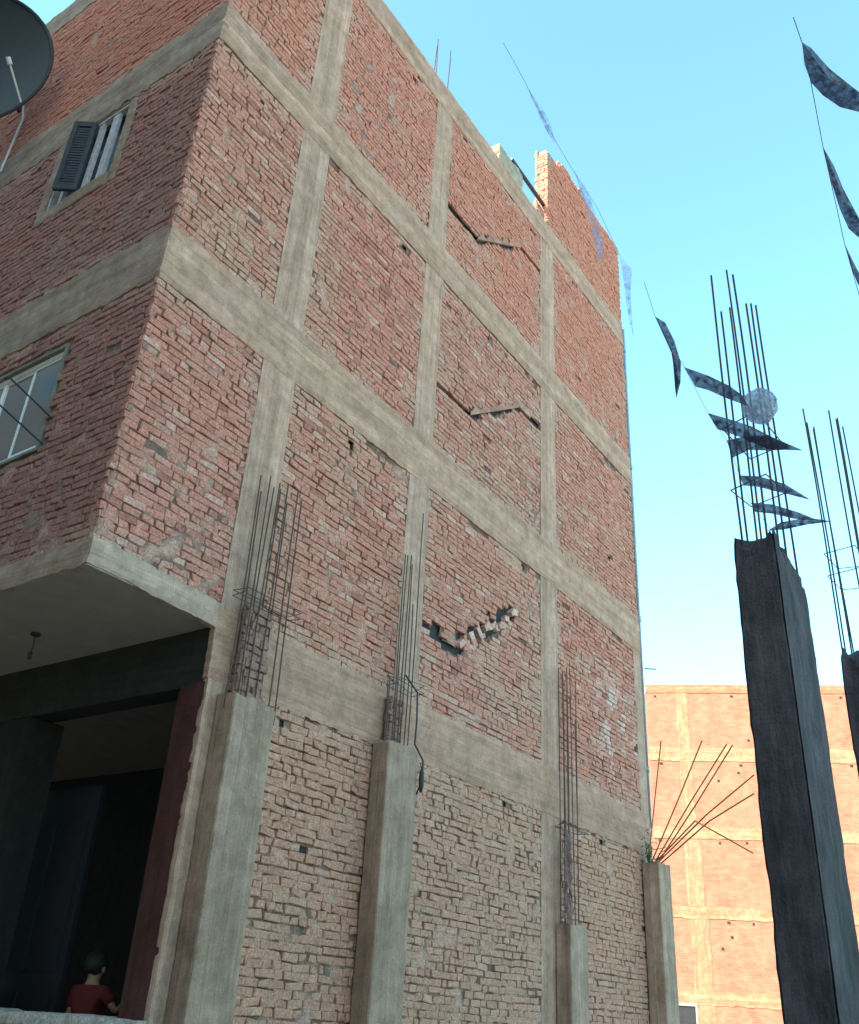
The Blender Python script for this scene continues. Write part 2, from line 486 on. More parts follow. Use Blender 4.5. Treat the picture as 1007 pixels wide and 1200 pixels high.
mb = MB()
for a_, b_ in [((0.05, 0.05, 4.285), (9.85, 12, 13.3))]:
    # solid core, with pockets left for the windows on the street side
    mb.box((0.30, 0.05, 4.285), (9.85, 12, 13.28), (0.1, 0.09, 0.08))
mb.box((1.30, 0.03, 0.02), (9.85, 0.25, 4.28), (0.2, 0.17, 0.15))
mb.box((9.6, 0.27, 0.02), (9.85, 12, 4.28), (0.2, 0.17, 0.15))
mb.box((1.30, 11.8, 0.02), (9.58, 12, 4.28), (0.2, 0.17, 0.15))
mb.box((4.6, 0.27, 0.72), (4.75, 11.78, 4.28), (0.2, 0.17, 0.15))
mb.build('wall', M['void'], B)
mb = MB(); mb.box((1.30, 0.27, 0.02), (9.58, 11.78, 0.70), (0.3, 0.27, 0.24)); mb.build('floor', M['plaster'], B)
# far sides, seen only from the side
fb = far_brick('plain_side_brick', (0.7071, 0.7071, 0), (0.34, 0.14, 0.10), (0.40, 0.19, 0.14), (0.3, 0.25, 0.2))
mb = MB(); mb.box((0.02, 12.01, 4.25), (9.95, 12.12, 13.4)); mb.box((9.87, 0.06, 0.02), (9.98, 12.0, 13.4)); mb.build('side_wall', fb, B)
mb = MB(); mb.box((0.10, 0.10, 13.29), (9.84, 11.9, 13.36)); mb.build('roof', M['roof'], B)

# windows of the street side: (y0, y1, z0, z1)
WLOW = (1.14, 2.52, 5.55, 6.60); WUP = (1.30, 2.38, 8.88, 9.94); WTHIRD = (3.74, 4.9, 9.0, 10.30)
WLOW2 = (4.2, 5.6, 5.55, 6.60)

# --- long side: brick panels
cols_ = [(1.26, 1.70), (3.61, 4.01), (6.66, 7.13)]
bays_up = [(0.0, 1.26), (1.70, 3.61), (4.01, 6.66), (7.13, 9.98)]
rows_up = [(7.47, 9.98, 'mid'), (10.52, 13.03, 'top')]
def stair_skip(base):
    def f(u, z):
        if not 4.02 < u < 6.66: return False
        if u < 4.80: zz = base
        elif u < 6.0: zz = base + 0.87 * (u - 4.80) / 1.2
        else: zz = base + 0.87 + 0.05 * (u - 6.0)
        if u < 4.80 or u > 6.0: return abs(z - zz) < 0.042
        return -0.07 < z - zz < 0.075
    return f
def damage(u, z):
    # the broken zigzag where the lowest flight was cut into the wall
    if 4.05 < u < 4.72: return abs(z - (5.22 - 0.12 * (u - 4.05) + 0.06 * nz(u * 5, 1))) < 0.05 or (abs(u - 4.3) < 0.09 and 5.2 < z < 5.36)
    if 4.72 <= u < 6.0:
        zz = 5.14 + 0.84 * (u - 4.72) / 1.25
        return -0.03 < z - zz < 0.24 + 0.1 * nz(u * 7, 3)
    return False
def white_patch(u, z):
    v = nz(u * 3.1, z * 2.0, 5.5) * 2.6 - 0.35
    w = clamp(1.3 - abs(u - 9.0) / 0.7) * clamp(1.2 - abs(z - 5.45) / 0.8)
    return clamp(nz(u * 6, z * 3.5, 2.2) * 3 + v * 0.4 + 0.1) * w * 0.85

def white_low(u, z):
    return 0
panel_specs = []
for (ua, ub) in bays_up:
    for (za, zb_, st) in rows_up:
        panel_specs.append((ua, ub, za, zb_, st, 1.0))
panel_specs += [(0.0, 1.26, 4.44, 6.88, 'mid', 1.2), (1.70, 3.61, 4.38, 6.88, 'mid', 1.2),
                (4.01, 6.66, 4.38, 6.88, 'mid', 1.15), (7.13, 9.70, 4.38, 6.88, 'mid', 1.3)]
panel_specs += [(1.70, 3.61, 0.0, 3.80, 'low', 1.62), (4.01, 6.66, 0.0, 3.80, 'low', 1.61), (7.13, 9.70, 0.0, 3.80, 'low', 1.6)]
for (ua, ub, za, zb_, st, rg) in panel_specs:
    mb = MB(); sk = None; wh = None
    t_ = rnd.uniform(-1, 1); PT[0], PT[1], PT[2] = 1 + 0.02 * t_, 1 - 0.025 * t_, 1 - 0.02 * t_ + rnd.uniform(-.02, .02)
    if ua == 4.01 and za == 10.52: sk = stair_skip(11.36)
    if ua == 4.01 and za == 7.47: sk = stair_skip(8.34)
    if ua == 4.01 and za == 4.38: sk = damage
    if ua == 7.13 and za == 4.38: wh = white_patch
    # putlog holes and gaps below the beams
    hol = []
    for i in range(2 + int(ub - ua)):
        if rnd.random() < 0.5:
            hu = rnd.uniform(ua + 0.1, ub - 0.2); hz = zb_ - rnd.choice([0.1, 0.17, 0.24, 0.6, 1.1])
            hol.append((hu, hu + rnd.uniform(0.05, 0.11), hz, hz + 0.07))
    if ua == 7.13: hol += [(8.9, 9.0, 8.1, 8.2), (9.62, 9.68, 5.2, 5.35)] if za in (4.38, 7.47) else []
    gap = []
    u = ua
    def sk2(uu, zz, sk=sk, hol=tuple(hol), top=zb_, ua=ua):
        if sk and sk(uu, zz): return True
        for h in hol:
            if h[0] < uu < h[1] + 0.06 and h[2] - 0.02 < zz < h[3] - 0.01: return True
        if top - zz < 0.05 and nz(uu * 1.7, top, ua) > 0.22: return True
        return False
    bricks(mb, FA, ua - (0.008 if ua == 0.0 else 0), ub, za, zb_, st, rnd, rg, (), sk2, wh)
    if sk is damage:
        # exposed brick ends standing askew along the break
        for i in range(20):
            t = (i + rnd.uniform(-0.3, 0.3)) / 19; lay = rnd.choice([0.0, 0.09])
            uc = 4.76 + 1.2 * t; zc = 5.17 + 0.83 * t + rnd.uniform(-0.03, 0.03) + lay
            an = math.radians(rnd.choice([-38, 12, -60, 35]) + rnd.uniform(-14, 14)); hw, hh = rnd.uniform(0.035, 0.068), rnd.uniform(0.026, 0.042)
            cc = lerp(LIGHT, PINK, rnd.random() * 0.8); vs = []
            for nn in (-0.05, rnd.uniform(-0.012, 0.03)):
                for (du, dv) in ((-hw, -hh), (hw, -hh), (hw, hh), (-hw, hh)):
                    vs.append(FA.p(uc + du * math.cos(an) - dv * math.sin(an) + rnd.gauss(0, 0.008), zc + du * math.sin(an) + dv * math.cos(an) + rnd.gauss(0, 0.008), nn + rnd.gauss(0, 0.004)))
            mb.add(vs, [(4, 5, 6, 7), (0, 1, 5, 4), (1, 2, 6, 5), (2, 3, 7, 6), (3, 0, 4, 7)], cc)
    def bsk(uu, zz, sk=sk, hol=tuple(hol)):
        if sk and sk(uu, zz): return True
        return any(h[0] < uu < h[1] and h[2] < zz < h[3] for h in hol)
    backing(mb, FA, ua + (0.03 if ua == 0.0 else -0.02), ub + 0.02, za - 0.02, zb_ + 0.02, deep=-0.015,
            res=0.03, c=(0.17, 0.105, 0.085) if rg < 1.5 else (0.17, 0.11, 0.08), skip=bsk)
    # deep dark pockets behind the skipped strips
    mb.build('brick_panel', M['brick_low'] if st == 'low' else M['brick'], B)

PT[:] = [1.0, 1.0, 1.0]
# --- stair slabs showing through the wall
for base in (11.36, 8.34):
    mb = MB()
    def strip(u0, u1, z0, z1, th, tooth):
        k = max(2, int((u1 - u0) / 0.05)); vs = []; fs = []
        for i in range(k + 1):
            u = u0 + (u1 - u0) * i / k; z = z0 + (z1 - z0) * i / k
            tp = th + (0.055 * (1 if (i // 2) % 2 else 0) + rnd.uniform(-0.012, 0.02) if tooth else nz(u * 9, base) * 0.01)
            vs += [FA.p(u, z, 0.004 + nz(u*7, 3)*0.004), FA.p(u, z + tp, 0.002 + nz(u*7, 9)*0.004), FA.p(u, z, -0.04), FA.p(u, z + tp, -0.04)]
        for i in range(k):
            o_ = i * 4
            fs += [(o_, o_+4, o_+5, o_+1), (o_+1, o_+5, o_+7, o_+3), (o_+2, o_+6, o_+4, o_)]
        mb.add(vs, fs, (0.44, 0.24, 0.18))
    strip(4.78, 6.02, base + 0.0, base + 0.87, 0.055, True)
    mb.build('stair_slab', M['conc_h'], B)

# --- frame: columns between beams, then beams
def stain(u, z):
    c = lerp(CON, (0.51, 0.32, 0.25), clamp(nz(u * 0.8, z * 0.5, 2) + 0.4))
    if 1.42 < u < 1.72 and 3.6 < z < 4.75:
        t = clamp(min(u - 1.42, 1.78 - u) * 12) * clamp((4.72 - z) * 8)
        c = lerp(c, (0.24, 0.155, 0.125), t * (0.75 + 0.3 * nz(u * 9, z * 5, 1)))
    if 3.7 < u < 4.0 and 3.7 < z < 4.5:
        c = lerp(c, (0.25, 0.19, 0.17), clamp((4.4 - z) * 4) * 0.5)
    return c
levels = [(0.0, 3.82), (4.36, 6.90), (7.45, 10.0), (10.5, 13.05)]
for ci, (ua, ub) in enumerate(cols_):
    for li, (za, zb_) in enumerate(levels):
        mb = MB()
        conc(mb, FA, ua, ub, za, zb_, -0.05, 0.004, rag=0.011, c=CON, cfn=stain, seed=ci * 3 + li)
        mb.build('column', M['conc_v'], B)
for li, (za, zb_) in enumerate([(0.0, 3.82), (4.36, 6.90)]):
    mb = MB(); conc(mb, FA, 9.70, 10.02, za, zb_, -0.05, 0.004, rag=0.02, cfn=stain, seed=30 + li); mb.build('column', M['conc_v'], B)
beams_ = [(1.24, 10.02, 3.80, 4.38), (-0.012, 10.0, 6.87, 7.47), (-0.012, 10.0, 9.98, 10.52), (-0.012, 9.98, 13.03, 13.50)]
def beam_c(u, z):
    c = lerp((0.57, 0.325, 0.24), (0.52, 0.31, 0.235), clamp(nz(u * 1.1, z * 3, 6) + 0.5))
    if z < 4.5: c = lerp(c, (0.50, 0.27, 0.20), 0.6)
    return c
for k, (ua, ub, za, zb_) in enumerate(beams_):
    mb = MB(); conc(mb, FA, ua, ub, za, zb_, -0.05, 0.010, rag=0.03, amp=0.008, cfn=beam_c, seed=50 + k * 2); mb.build('beam', M['conc_h'], B)
mb = MB(); conc(mb, FA, -0.012, 1.255, 4.25, 4.46, -0.05, 0.012, rag=0.02, amp=0.008, c=(0.50, 0.34, 0.27), seed=71, dz=-0.035); mb.build('beam', M['conc_h'], B)

# --- street side of the overhanging storeys
LY = 11.9
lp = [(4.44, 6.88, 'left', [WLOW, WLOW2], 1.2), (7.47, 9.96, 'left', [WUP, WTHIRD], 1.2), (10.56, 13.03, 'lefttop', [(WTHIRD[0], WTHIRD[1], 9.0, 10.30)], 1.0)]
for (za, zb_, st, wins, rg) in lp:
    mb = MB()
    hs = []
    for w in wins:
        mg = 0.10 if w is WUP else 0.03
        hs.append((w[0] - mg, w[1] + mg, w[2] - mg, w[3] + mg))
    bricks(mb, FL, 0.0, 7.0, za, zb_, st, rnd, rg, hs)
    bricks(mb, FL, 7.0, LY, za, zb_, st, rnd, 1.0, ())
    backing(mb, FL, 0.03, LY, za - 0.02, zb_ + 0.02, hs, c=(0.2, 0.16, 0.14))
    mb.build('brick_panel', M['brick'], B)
def left_c(u, z):
    return lerp((0.44, 0.31, 0.235), (0.36, 0.26, 0.20), clamp(nz(u * 1.3, z * 4, 16) + 0.5))
for k, (za, zb_, rg) in enumerate([(6.88, 7.47, 0.04), (9.96, 10.56, 0.09), (13.03, 13.50, 0.03)]):
    mb = MB()
    conc(mb, FL, 0.0, LY, za, zb_, -0.05, 0.012, rag=rg, amp=0.012, cfn=left_c, seed=90 + k); mb.build('beam', M['conc_h'], B)
mb = MB(); conc(mb, FL, 0.0, LY, 4.24, 4.45, -0.05, 0.012, rag=0.03, amp=0.01, c=(0.42, 0.29, 0.22), seed=99); mb.build('beam', M['conc_h'], B)
mb = MB(); mb.box((-0.002, 0.0, 4.235), (1.27, LY, 4.28), (0.4, 0.38, 0.35)); mb.box((1.27, 0.26, 4.23), (4.6, LY, 4.28))
mb.build('soffit', M['plaster'], B)

# cement surround of the upper window
mb = MB()
y0, y1, z0, z1 = WUP
for k, (a, b_, c_, d_) in enumerate([(y0 - 0.13, y0, z0 - 0.16, z1 + 0.02), (y1, y1 + 0.14, z0 - 0.16, z1 + 0.02), (y0 + 0.002, y1 - 0.002, z0 - 0.17, z0)]):
    conc(mb, FL, a, b_, c_, d_, -0.05, 0.008 + 0.003 * k, rag=0.05, amp=0.01, c=(0.42, 0.30, 0.23), seed=110 + k)
mb.build('window_surround', M['conc_h'], B)

# window units ------------------------------------------------------------
def reveal(mb, w, deep=0.26):
    y0, y1, z0, z1 = w
    e = 0.03
    c = (0.28, 0.26, 0.22)
    mb.box((0.0, y0 - e, z0 - e), (deep, y0, z1 + e), c); mb.box((0.0, y1, z0 - e), (deep, y1 + e, z1 + e), c)
    mb.box((0.0, y0, z0 - e), (deep, y1, z0), c); mb.box((0.0, y0, z1), (deep, y1, z1 + e), c)
def alu_window(w, mull, mat='alu'):
    y0, y1, z0, z1 = w
    f = empty('window', (0.05, (y0 + y1) / 2, z0)); f.parent = B
    mb = MB(); reveal(mb, w); mb.build('reveal', M['conc_h'], f)
    mb = MB(); x0, x1, t = 0.035, 0.095, 0.045
    mb.box((x0, y0 + 0.004, z0 + 0.004), (x1, y0 + t, z1 - 0.004)); mb.box((x0, y1 - t, z0 + 0.004), (x1, y1 - 0.004, z1 - 0.004))
    mb.box((x0, y0 + t, z0 + 0.004), (x1, y1 - t, z0 + t)); mb.box((x0, y0 + t, z1 - t), (x1, y1 - t, z1 - 0.004))
    mb.build('frame', M[mat], f)
    ys = [y0 + t] + mull + [y1 - t]
    for i in range(len(ys) - 1):
        xo = 0.012 * (i % 2)
        mb = MB(); a, b_ = ys[i], ys[i+1]; s = 0.028
        mb.box((x0 + 0.01 + xo, a, z0 + t), (x0 + 0.03 + xo, a + s, z1 - t)); mb.box((x0 + 0.01 + xo, b_ - s, z0 + t), (x0 + 0.03 + xo, b_, z1 - t))
        mb.box((x0 + 0.01 + xo, a + s, z0 + t), (x0 + 0.03 + xo, b_ - s, z0 + t + s)); mb.box((x0 + 0.01 + xo, a + s, z1 - t - s), (x0 + 0.03 + xo, b_ - s, z1 - t))
        mb.build('sash', M[mat], f)
        mb = MB(); mb.box((x0 + 0.017 + xo, a + s, z0 + t + s), (x0 + 0.022 + xo, b_ - s, z1 - t - s)); mb.build('pane', M['glass'], f)
    return f
alu_window(WLOW, [1.62, 2.06]); alu_window(WLOW2, [4.66, 5.12]); alu_window(WTHIRD, [4.3])
# upper window: wooden leaves with dark gaps, one leaf swung out
y0, y1, z0, z1 = WUP
f = empty('window', (0.05, (y0 + y1) / 2, z0)); f.parent = B
mb = MB(); reveal(mb, WUP); mb.build('reveal', M['conc_h'], f)
mb = MB(); x0, x1, t = 0.01, 0.07, 0.035
mb.box((x0, y0, z0), (x1, y0 + t, z1)); mb.box((x0, y1 - t, z0), (x1, y1, z1)); mb.box((x0, y0 + t, z0), (x1, y1 - t, z0 + t)); mb.box((x0, y0 + t, z1 - t), (x1, y1 - t, z1))
mb.build('frame', M['wood'], f)
for (a, b_) in ((y0 + 0.20, y0 + 0.30), (y0 + 0.46, y0 + 0.53), (y1 - 0.22, y1 - 0.16)):
    mb = MB(); mb.box((x0 + 0.01, a, z0 + t), (x1 - 0.01, b_, z1 - t)); mb.build('stile', M['wood'], f)
mb = MB(); mb.box((0.12, y0 + 0.002, z0 + 0.002), (0.13, y1 - 0.002, z1 - 0.002)); mb.build('pane', M['glass'], f)
# swung-out leaf, hinged at y = 2.02
hy = 1.84; L_ = 0.25; an = math.radians(35)
dx, dy = -math.sin(an), math.cos(an); px, py = dy, -dx
mb = MB()
def leafbox(s0, s1, za, zb_, th):
    vs = []
    for zz in (za, zb_):
        for (s_, w_) in ((s0, -th), (s1, -th), (s1, th), (s0, th)):
            vs.append((-0.005 + dx * s_ + px * w_, hy + dy * s_ + py * w_, zz))
    mb.add(vs, [(0, 3, 2, 1), (4, 5, 6, 7), (0, 1, 5, 4), (1, 2, 6, 5), (2, 3, 7, 6), (3, 0, 4, 7)])
leafbox(0, 0.05, z0 + 0.02, z1 - 0.02, 0.02); leafbox(L_ - 0.05, L_, z0 + 0.02, z1 - 0.02, 0.02)
leafbox(0.05, L_ - 0.05, z0 + 0.02, z0 + 0.09, 0.02); leafbox(0.05, L_ - 0.05, z1 - 0.09, z1 - 0.02, 0.02)
for k in range(22):
    zz = z0 + 0.10 + k * (z1 - z0 - 0.2) / 22
    leafbox(0.05, L_ - 0.05, zz, zz + 0.028, 0.012)
mb.build('shutter_leaf', M['wood_dark'], f)

# --- recessed ground floor, street side
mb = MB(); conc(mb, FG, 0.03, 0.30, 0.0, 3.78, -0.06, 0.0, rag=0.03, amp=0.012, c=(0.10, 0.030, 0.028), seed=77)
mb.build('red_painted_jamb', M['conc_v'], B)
mb = MB(); mb.box((1.265, 0.26, 3.76), (1.5, LY, 4.23), (0.035, 0.032, 0.03)); mb.box((1.262, 0.0, 3.76), (1.30, 0.262, 4.23), (0.035, 0.032, 0.03)); mb.build('lintel', M['conc_h'], B)  # near-black lintel colour paints in the shade of the opening
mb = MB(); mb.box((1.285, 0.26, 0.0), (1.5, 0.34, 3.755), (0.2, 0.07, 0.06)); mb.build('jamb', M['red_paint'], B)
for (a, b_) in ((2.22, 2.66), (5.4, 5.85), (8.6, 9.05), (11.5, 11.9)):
    mb = MB(); conc(mb, FG, a, b_, 0.0, 3.755, -0.35, 0.0, rag=0.015, c=(0.022, 0.02, 0.018), seed=a); mb.build('column', M['conc_v'], B)  # columns coloured near-black to paint in the dim shop front

# --- parapet work on the roof
mb = MB()
def par_skip(u, z):
    if z > 15.30 + 0.12 * nz(u * 2.3, 4) and u < 7.35: return True
    return z > 15.52 + 0.12 * nz(u * 1.9, 8)
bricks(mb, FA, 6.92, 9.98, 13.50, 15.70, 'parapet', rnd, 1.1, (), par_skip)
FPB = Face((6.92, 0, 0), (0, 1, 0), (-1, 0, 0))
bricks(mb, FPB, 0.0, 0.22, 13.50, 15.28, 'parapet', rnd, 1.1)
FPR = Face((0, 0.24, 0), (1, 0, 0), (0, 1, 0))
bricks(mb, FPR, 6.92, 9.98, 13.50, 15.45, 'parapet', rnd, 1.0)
mb.box((6.95, 0.03, 13.37), (9.93, 0.21, 15.40), (0.3, 0.22, 0.17))
mb.build('parapet_wall', M['brick'], B)
mb = MB(); conc(mb, FA, 5.30, 6.05, 13.49, 13.86, -0.22, 0.0, rag=0.09, c=(0.40, 0.33, 0.26), seed=140); mb.build('parapet_stub', M['conc_h'], B)
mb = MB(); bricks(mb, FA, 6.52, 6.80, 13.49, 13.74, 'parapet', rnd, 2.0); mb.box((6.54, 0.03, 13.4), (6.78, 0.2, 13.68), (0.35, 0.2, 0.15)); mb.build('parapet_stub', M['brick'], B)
mb = MB(); mb.tube([(5.75, 0.05, 13.98), (6.95, 0.08, 14.02)], 0.035, 8); mb.tube([(5.80, 0.06, 13.5), (5.80, 0.06, 13.98)], 0.03, 8); mb.build('roof_rail', M['black_metal'], B)
for (x, y, h, l) in ((3.60, 0.12, 14.35, 0.04), (3.72, 0.15, 14.6, -0.03), (3.95, 0.12, 14.5, 0.05), (4.02, 0.16, 14.75, 0.02), (7.3, 3.0, 14.4, 0.0)):
    mb = MB(); mb.tube([(x, y, 13.3), (x + l, y, h)], 0.008, 5); mb.build('rebar', M['rust'], B)
# pipe down the far corner
mb = MB(); px_ = 10.02
mb.tube([(px_, -0.0, 13.45), (px_, -0.0, 4.2)], 0.024, 10)
for zz in (12.9, 10.3, 7.42, 5.0): mb.tube([(px_, -0.0, zz), (px_, -0.0, zz + 0.09)], 0.034, 10)
mb.tube([(px_, -0.05, 6.62), (px_ + 0.04, -0.22, 6.60)], 0.012, 6)
mb.build('drain_pipe', M['pvc'], B, True)

# ------------------------------------------------------------------ pillars against the long wall
GREEN = (0.47, 0.30, 0.225)
def rebar_path(x, y, z0, z1, lx=0.0, ly=0.0, w=0.008, ph=0.0):
    pts = []
    for i in range(9):
        t = i / 8; z = z0 + (z1 - z0) * t
        pts.append((x + lx * t * t + w * math.sin(t * 5 + ph), y + ly * t * t + w * math.cos(t * 4 + ph), z))
    return pts
def pillar(name, label, x0, x1, y0, y1, top, bars, mat, c, group, slope=0.05, wob=1.0, tie=None, bar_mat='rust', r=0.0065, side=None):
    P_ = empty(name, ((x0 + x1) / 2, (y0 + y1) / 2, 0)); tag(P_, label, 'pillar', group)
    mb = MB(); res = 0.05
    # closed shaft: rings going up, uneven arrises and a crumbled top
    ring = []
    nx = max(3, round((x1 - x0) / res)); ny = max(3, round((y1 - y0) / res))
    e_ = 0.012
    def cuts(n_, L_): return [0.0, e_ / L_] + [i / n_ for i in range(1, n_)] + [1 - e_ / L_]
    for t in cuts(nx, x1 - x0): ring.append((x0 + (x1 - x0) * t, y0))
    for t in cuts(ny, y1 - y0): ring.append((x1, y0 + (y1 - y0) * t))
    for t in cuts(nx, x1 - x0): ring.append((x1 - (x1 - x0) * t, y1))
    for t in cuts(ny, y1 - y0): ring.append((x0, y1 - (y1 - y0) * t))
    nr = len(ring); hz = round(top / 0.06); vs = []; fs = []; cx, cy = (x0 + x1) / 2, (y0 + y1) / 2
    for k in range(hz + 1):
        for (x, y) in ring:
            z = top * k / hz
            d = wob * (0.006 * nz(x * 4, y * 4, z * 3) + 0.003 * nz(x * 18, y * 18, z * 14))
            ce = 1.0 if (x in (x0, x1) and y in (y0, y1)) else 0.0
            d -= ce * (0.006 + 0.006 * abs(nz(z * 9, x, y))) * wob
            if wob > 1.2:
                cn = (abs(x - cx) / (x1 - x0) * 2) ** 3 + (abs(y - cy) / (y1 - y0) * 2) ** 3
                if z > top - 0.35: d -= 0.028 * clamp((z - top + 0.35) / 0.35) ** 2 * (0.4 + abs(nz(x * 11, y * 11, z * 8)) * 2)
            if k >= hz - 1: z += (0.045 * nz(x * 9, y * 9, top) + 0.02 * nz(x * 25, y * 25, top)) * wob - slope * 0.4 * ce - (0.05 * (x - x0) / (x1 - x0) if wob > 1.2 else 0)
            v = Vector((x - cx, y - cy, 0)); v.normalize()
            vs.append((x + v.x * d, y + v.y * d, z))
    for k in range(hz):
        for i in range(nr):
            i2 = (i + 1) % nr
            fs.append((k*nr+i, k*nr+i2, (k+1)*nr+i2, (k+1)*nr+i))
    # rough top
    m0 = len(vs); rings = 3
    for q in range(1, rings):
        s_ = 1 - q / rings
        for (x, y) in ring:
            xx, yy = cx + (x - cx) * s_, cy + (y - cy) * s_
            vs.append((xx, yy, top + 0.02 + 0.05 * nz(xx * 12, yy * 12, top)))
    vs.append((cx, cy, top + 0.03))
    base = hz * nr
    for q in range(rings - 1):
        nb = m0 + q * nr
        for i in range(nr):
            i2 = (i + 1) % nr; fs.append((base + i, base + i2, nb + i2, nb + i))
        base = nb
    for i in range(nr): fs.append((base + i, base + (i + 1) % nr, len(vs) - 1))
    mb.add(vs, fs, [tuple(k_ * (0.9 + 0.2 * nz(v[2] * 0.8, x0)) for k_ in c) for v in vs])
    mb.build('shaft', mat, P_)
    for i, bdef in enumerate(bars):
        mb = MB()
        if len(bdef) == 4: mb.tube(bdef[3], bdef[2], 6)
        else:
            x, y, zt = bdef; mb.tube(rebar_path(x, y, top - 0.1, zt, rnd.uniform(-.02, .02), rnd.uniform(-.015, .015), 0.006, i), r, 6)
        mb.build('rebar', M[bar_mat], P_)
    if tie:
        for (tz, mx, bx, jit) in tie:
            mb = MB(); q = 0.022
            for rep in range(2):
                pts = [(mx - q, y0 + 0.0 - q + 0.02, tz + rnd.uniform(-jit, jit)), (bx + q, y0 - q + 0.02, tz + rnd.uniform(-jit, jit)), (bx + q, y1 + q - 0.06, tz + rnd.uniform(-jit, jit)),
                       (mx - q, y1 + q - 0.06, tz + rnd.uniform(-jit, jit)), (mx - q, y0 - q + 0.02, tz + rnd.uniform(-jit, jit))]
                mb.tube(pts, 0.0035, 5)
                tz += 0.05
            mb.build('tie_ring', M['rust'], P_)
    return P_
GP = 'concrete pillars standing against the long brick wall'
p1 = pillar('concrete_pillar', 'grey green concrete pillar nearest the dark shop opening, with a tall bundle of rusty bars on top', 1.37, 1.83, -0.205, -0.012, 3.69,
       [(1.37, -0.11, 5.64), (1.42, -0.10, 5.50), (1.47, -0.12, 5.68), (1.52, -0.10, 5.60), (1.57, -0.12, 5.66), (1.62, -0.10, 5.62), (1.67, -0.12, 5.70), (1.73, -0.10, 5.55), (1.82, -0.12, 5.72), (1.92, -0.10, 5.66)],
       M['conc_v'], GREEN, GP, bar_mat='bar', tie=[(4.50, 1.34, 1.95, 0.02)])
p2 = pillar('concrete_pillar', 'grey green concrete pillar with a cable down its right edge, second pillar from the shop opening', 3.34, 3.82, -0.205, -0.012, 3.81,
       [(3.37, -0.12, 4.4), (3.41, -0.10, 4.45), (3.48, -0.12, 5.78), (3.53, -0.11, 5.80), (3.58, -0.12, 5.82), (3.64, -0.11, 5.74), (3.69, -0.12, 5.3), (3.77, -0.10, 6.4)],
       M['conc_v'], GREEN, GP, bar_mat='bar', tie=[(4.40, 3.44, 3.82, 0.04)])
p3 = pillar('concrete_pillar', 'shortest concrete pillar, standing lower between the long wall bays with dark sheeting at its bars', 6.98, 7.42, -0.205, -0.012, 2.60,
       [(6.96, -0.15, 5.62), (7.02, -0.06, 5.68), (7.08, -0.14, 5.70), (7.14, -0.08, 5.66), (7.21, -0.15, 5.72), (7.28, -0.06, 5.66), (7.37, -0.12, 5.60), (7.45, -0.08, 5.1)],
       M['conc_v'], GREEN, GP, bar_mat='bar', tie=[(3.66, 6.93, 7.5, 0.03)])
fan = [[(9.64,-0.1,3.5),(9.64,-0.1,3.68),(9.363,-0.352,4.455),(9.086,-0.604,5.19)],[(9.7,-0.12,3.5),(9.7,-0.12,3.68),(9.349,-0.669,4.374),(8.999,-1.217,5.107)],[(9.76,-0.14,3.5),(9.76,-0.14,3.68),(9.389,-0.841,4.376),(9.017,-1.543,5.032)],[(9.8,-0.17,3.5),(9.8,-0.17,3.68),(9.375,-0.906,4.318),(8.949,-1.642,4.995)],[(9.84,-0.14,3.5),(9.84,-0.14,3.68),(9.009,-1.188,4.132),(8.821,-1.916,4.553)],[(9.88,-0.18,3.5),(9.88,-0.18,3.68),(8.941,-1.249,4.041),(8.768,-1.905,4.308)],[(9.72,-0.17,3.5),(9.72,-0.17,3.68),(8.975,-1.044,4.058),(8.963,-1.76,3.625)]]
p4 = pillar('concrete_pillar', 'concrete pillar at the far corner with bent bars fanning out over the street', 9.60, 10.03, -0.262, -0.012, 3.66,
       [(0, 0, 0.010, q) for q in fan], M['conc_v'], GREEN, GP, bar_mat='rust_tan')
mb = MB(); mb.tube([(9.58, -0.2, 3.82), (9.66, -0.35, 3.86), (9.74, -0.34, 3.85), (9.78, -0.2, 3.80)], 0.006, 5); mb.build('tie_ring', M['rust_tan'], p4)

def infill(P_, x0, x1, y0, y1, z0, z1):
    Fi = Face((0, y0, 0), (1, 0, 0), (0, -1, 0)); Fs = Face((x0, 0, 0), (0, 1, 0), (-1, 0, 0))
    mb = MB(); bricks(mb, Fi, x0, x1, z0, z1, 'low', rnd, 2.0); bricks(mb, Fs, y0, y1, z0, z1, 'low', rnd, 2.0)
    mb.box((x0 + 0.02, y0 + 0.02, z0 - 0.03), (x1 - 0.01, y1, z1 - 0.03), (0.2, 0.13, 0.11))
    for i in range(len(mb.c)): mb.c[i] = lerp(mb.c[i], (0.17, 0.105, 0.10), 0.6)
    mb.build('brick_infill', M['brick'], P_)
infill(p1, 1.47, 1.75, -0.10, -0.02, 3.70, 4.46)
infill(p2, 3.46, 3.68, -0.10, -0.02, 3.82, 4.30)
# torn sheeting caught among the bars of the short pillar
mb = MB(); vs = []; fs = []
nu_, nv_ = 8, 18
for i in range(nv_ + 1):
    for j in range(nu_ + 1):
        a = j / nu_; b_ = i / nv_
        vs.append((6.95 + 0.20 * a + 0.02 * nz(b_ * 9, a * 3), -0.20 + 0.10 * abs(a - 0.4) + 0.035 * nz(a * 6, b_ * 9, 2), 2.62 + 1.0 * b_ + 0.06 * nz(a * 7, 3)))
for i in range(nv_):
    for j in range(nu_):
        if nz(i * 0.45, j * 0.6, 8) > 0.28: continue
        k = i * (nu_ + 1) + j; fs.append((k, k + 1, k + nu_ + 2, k + nu_ + 1))
mb.add(vs, fs)
tag(mb.build('torn_sheeting', M['rag']), 'torn dark purple plastic sheeting caught in the bars above the shortest pillar', 'plastic sheeting')

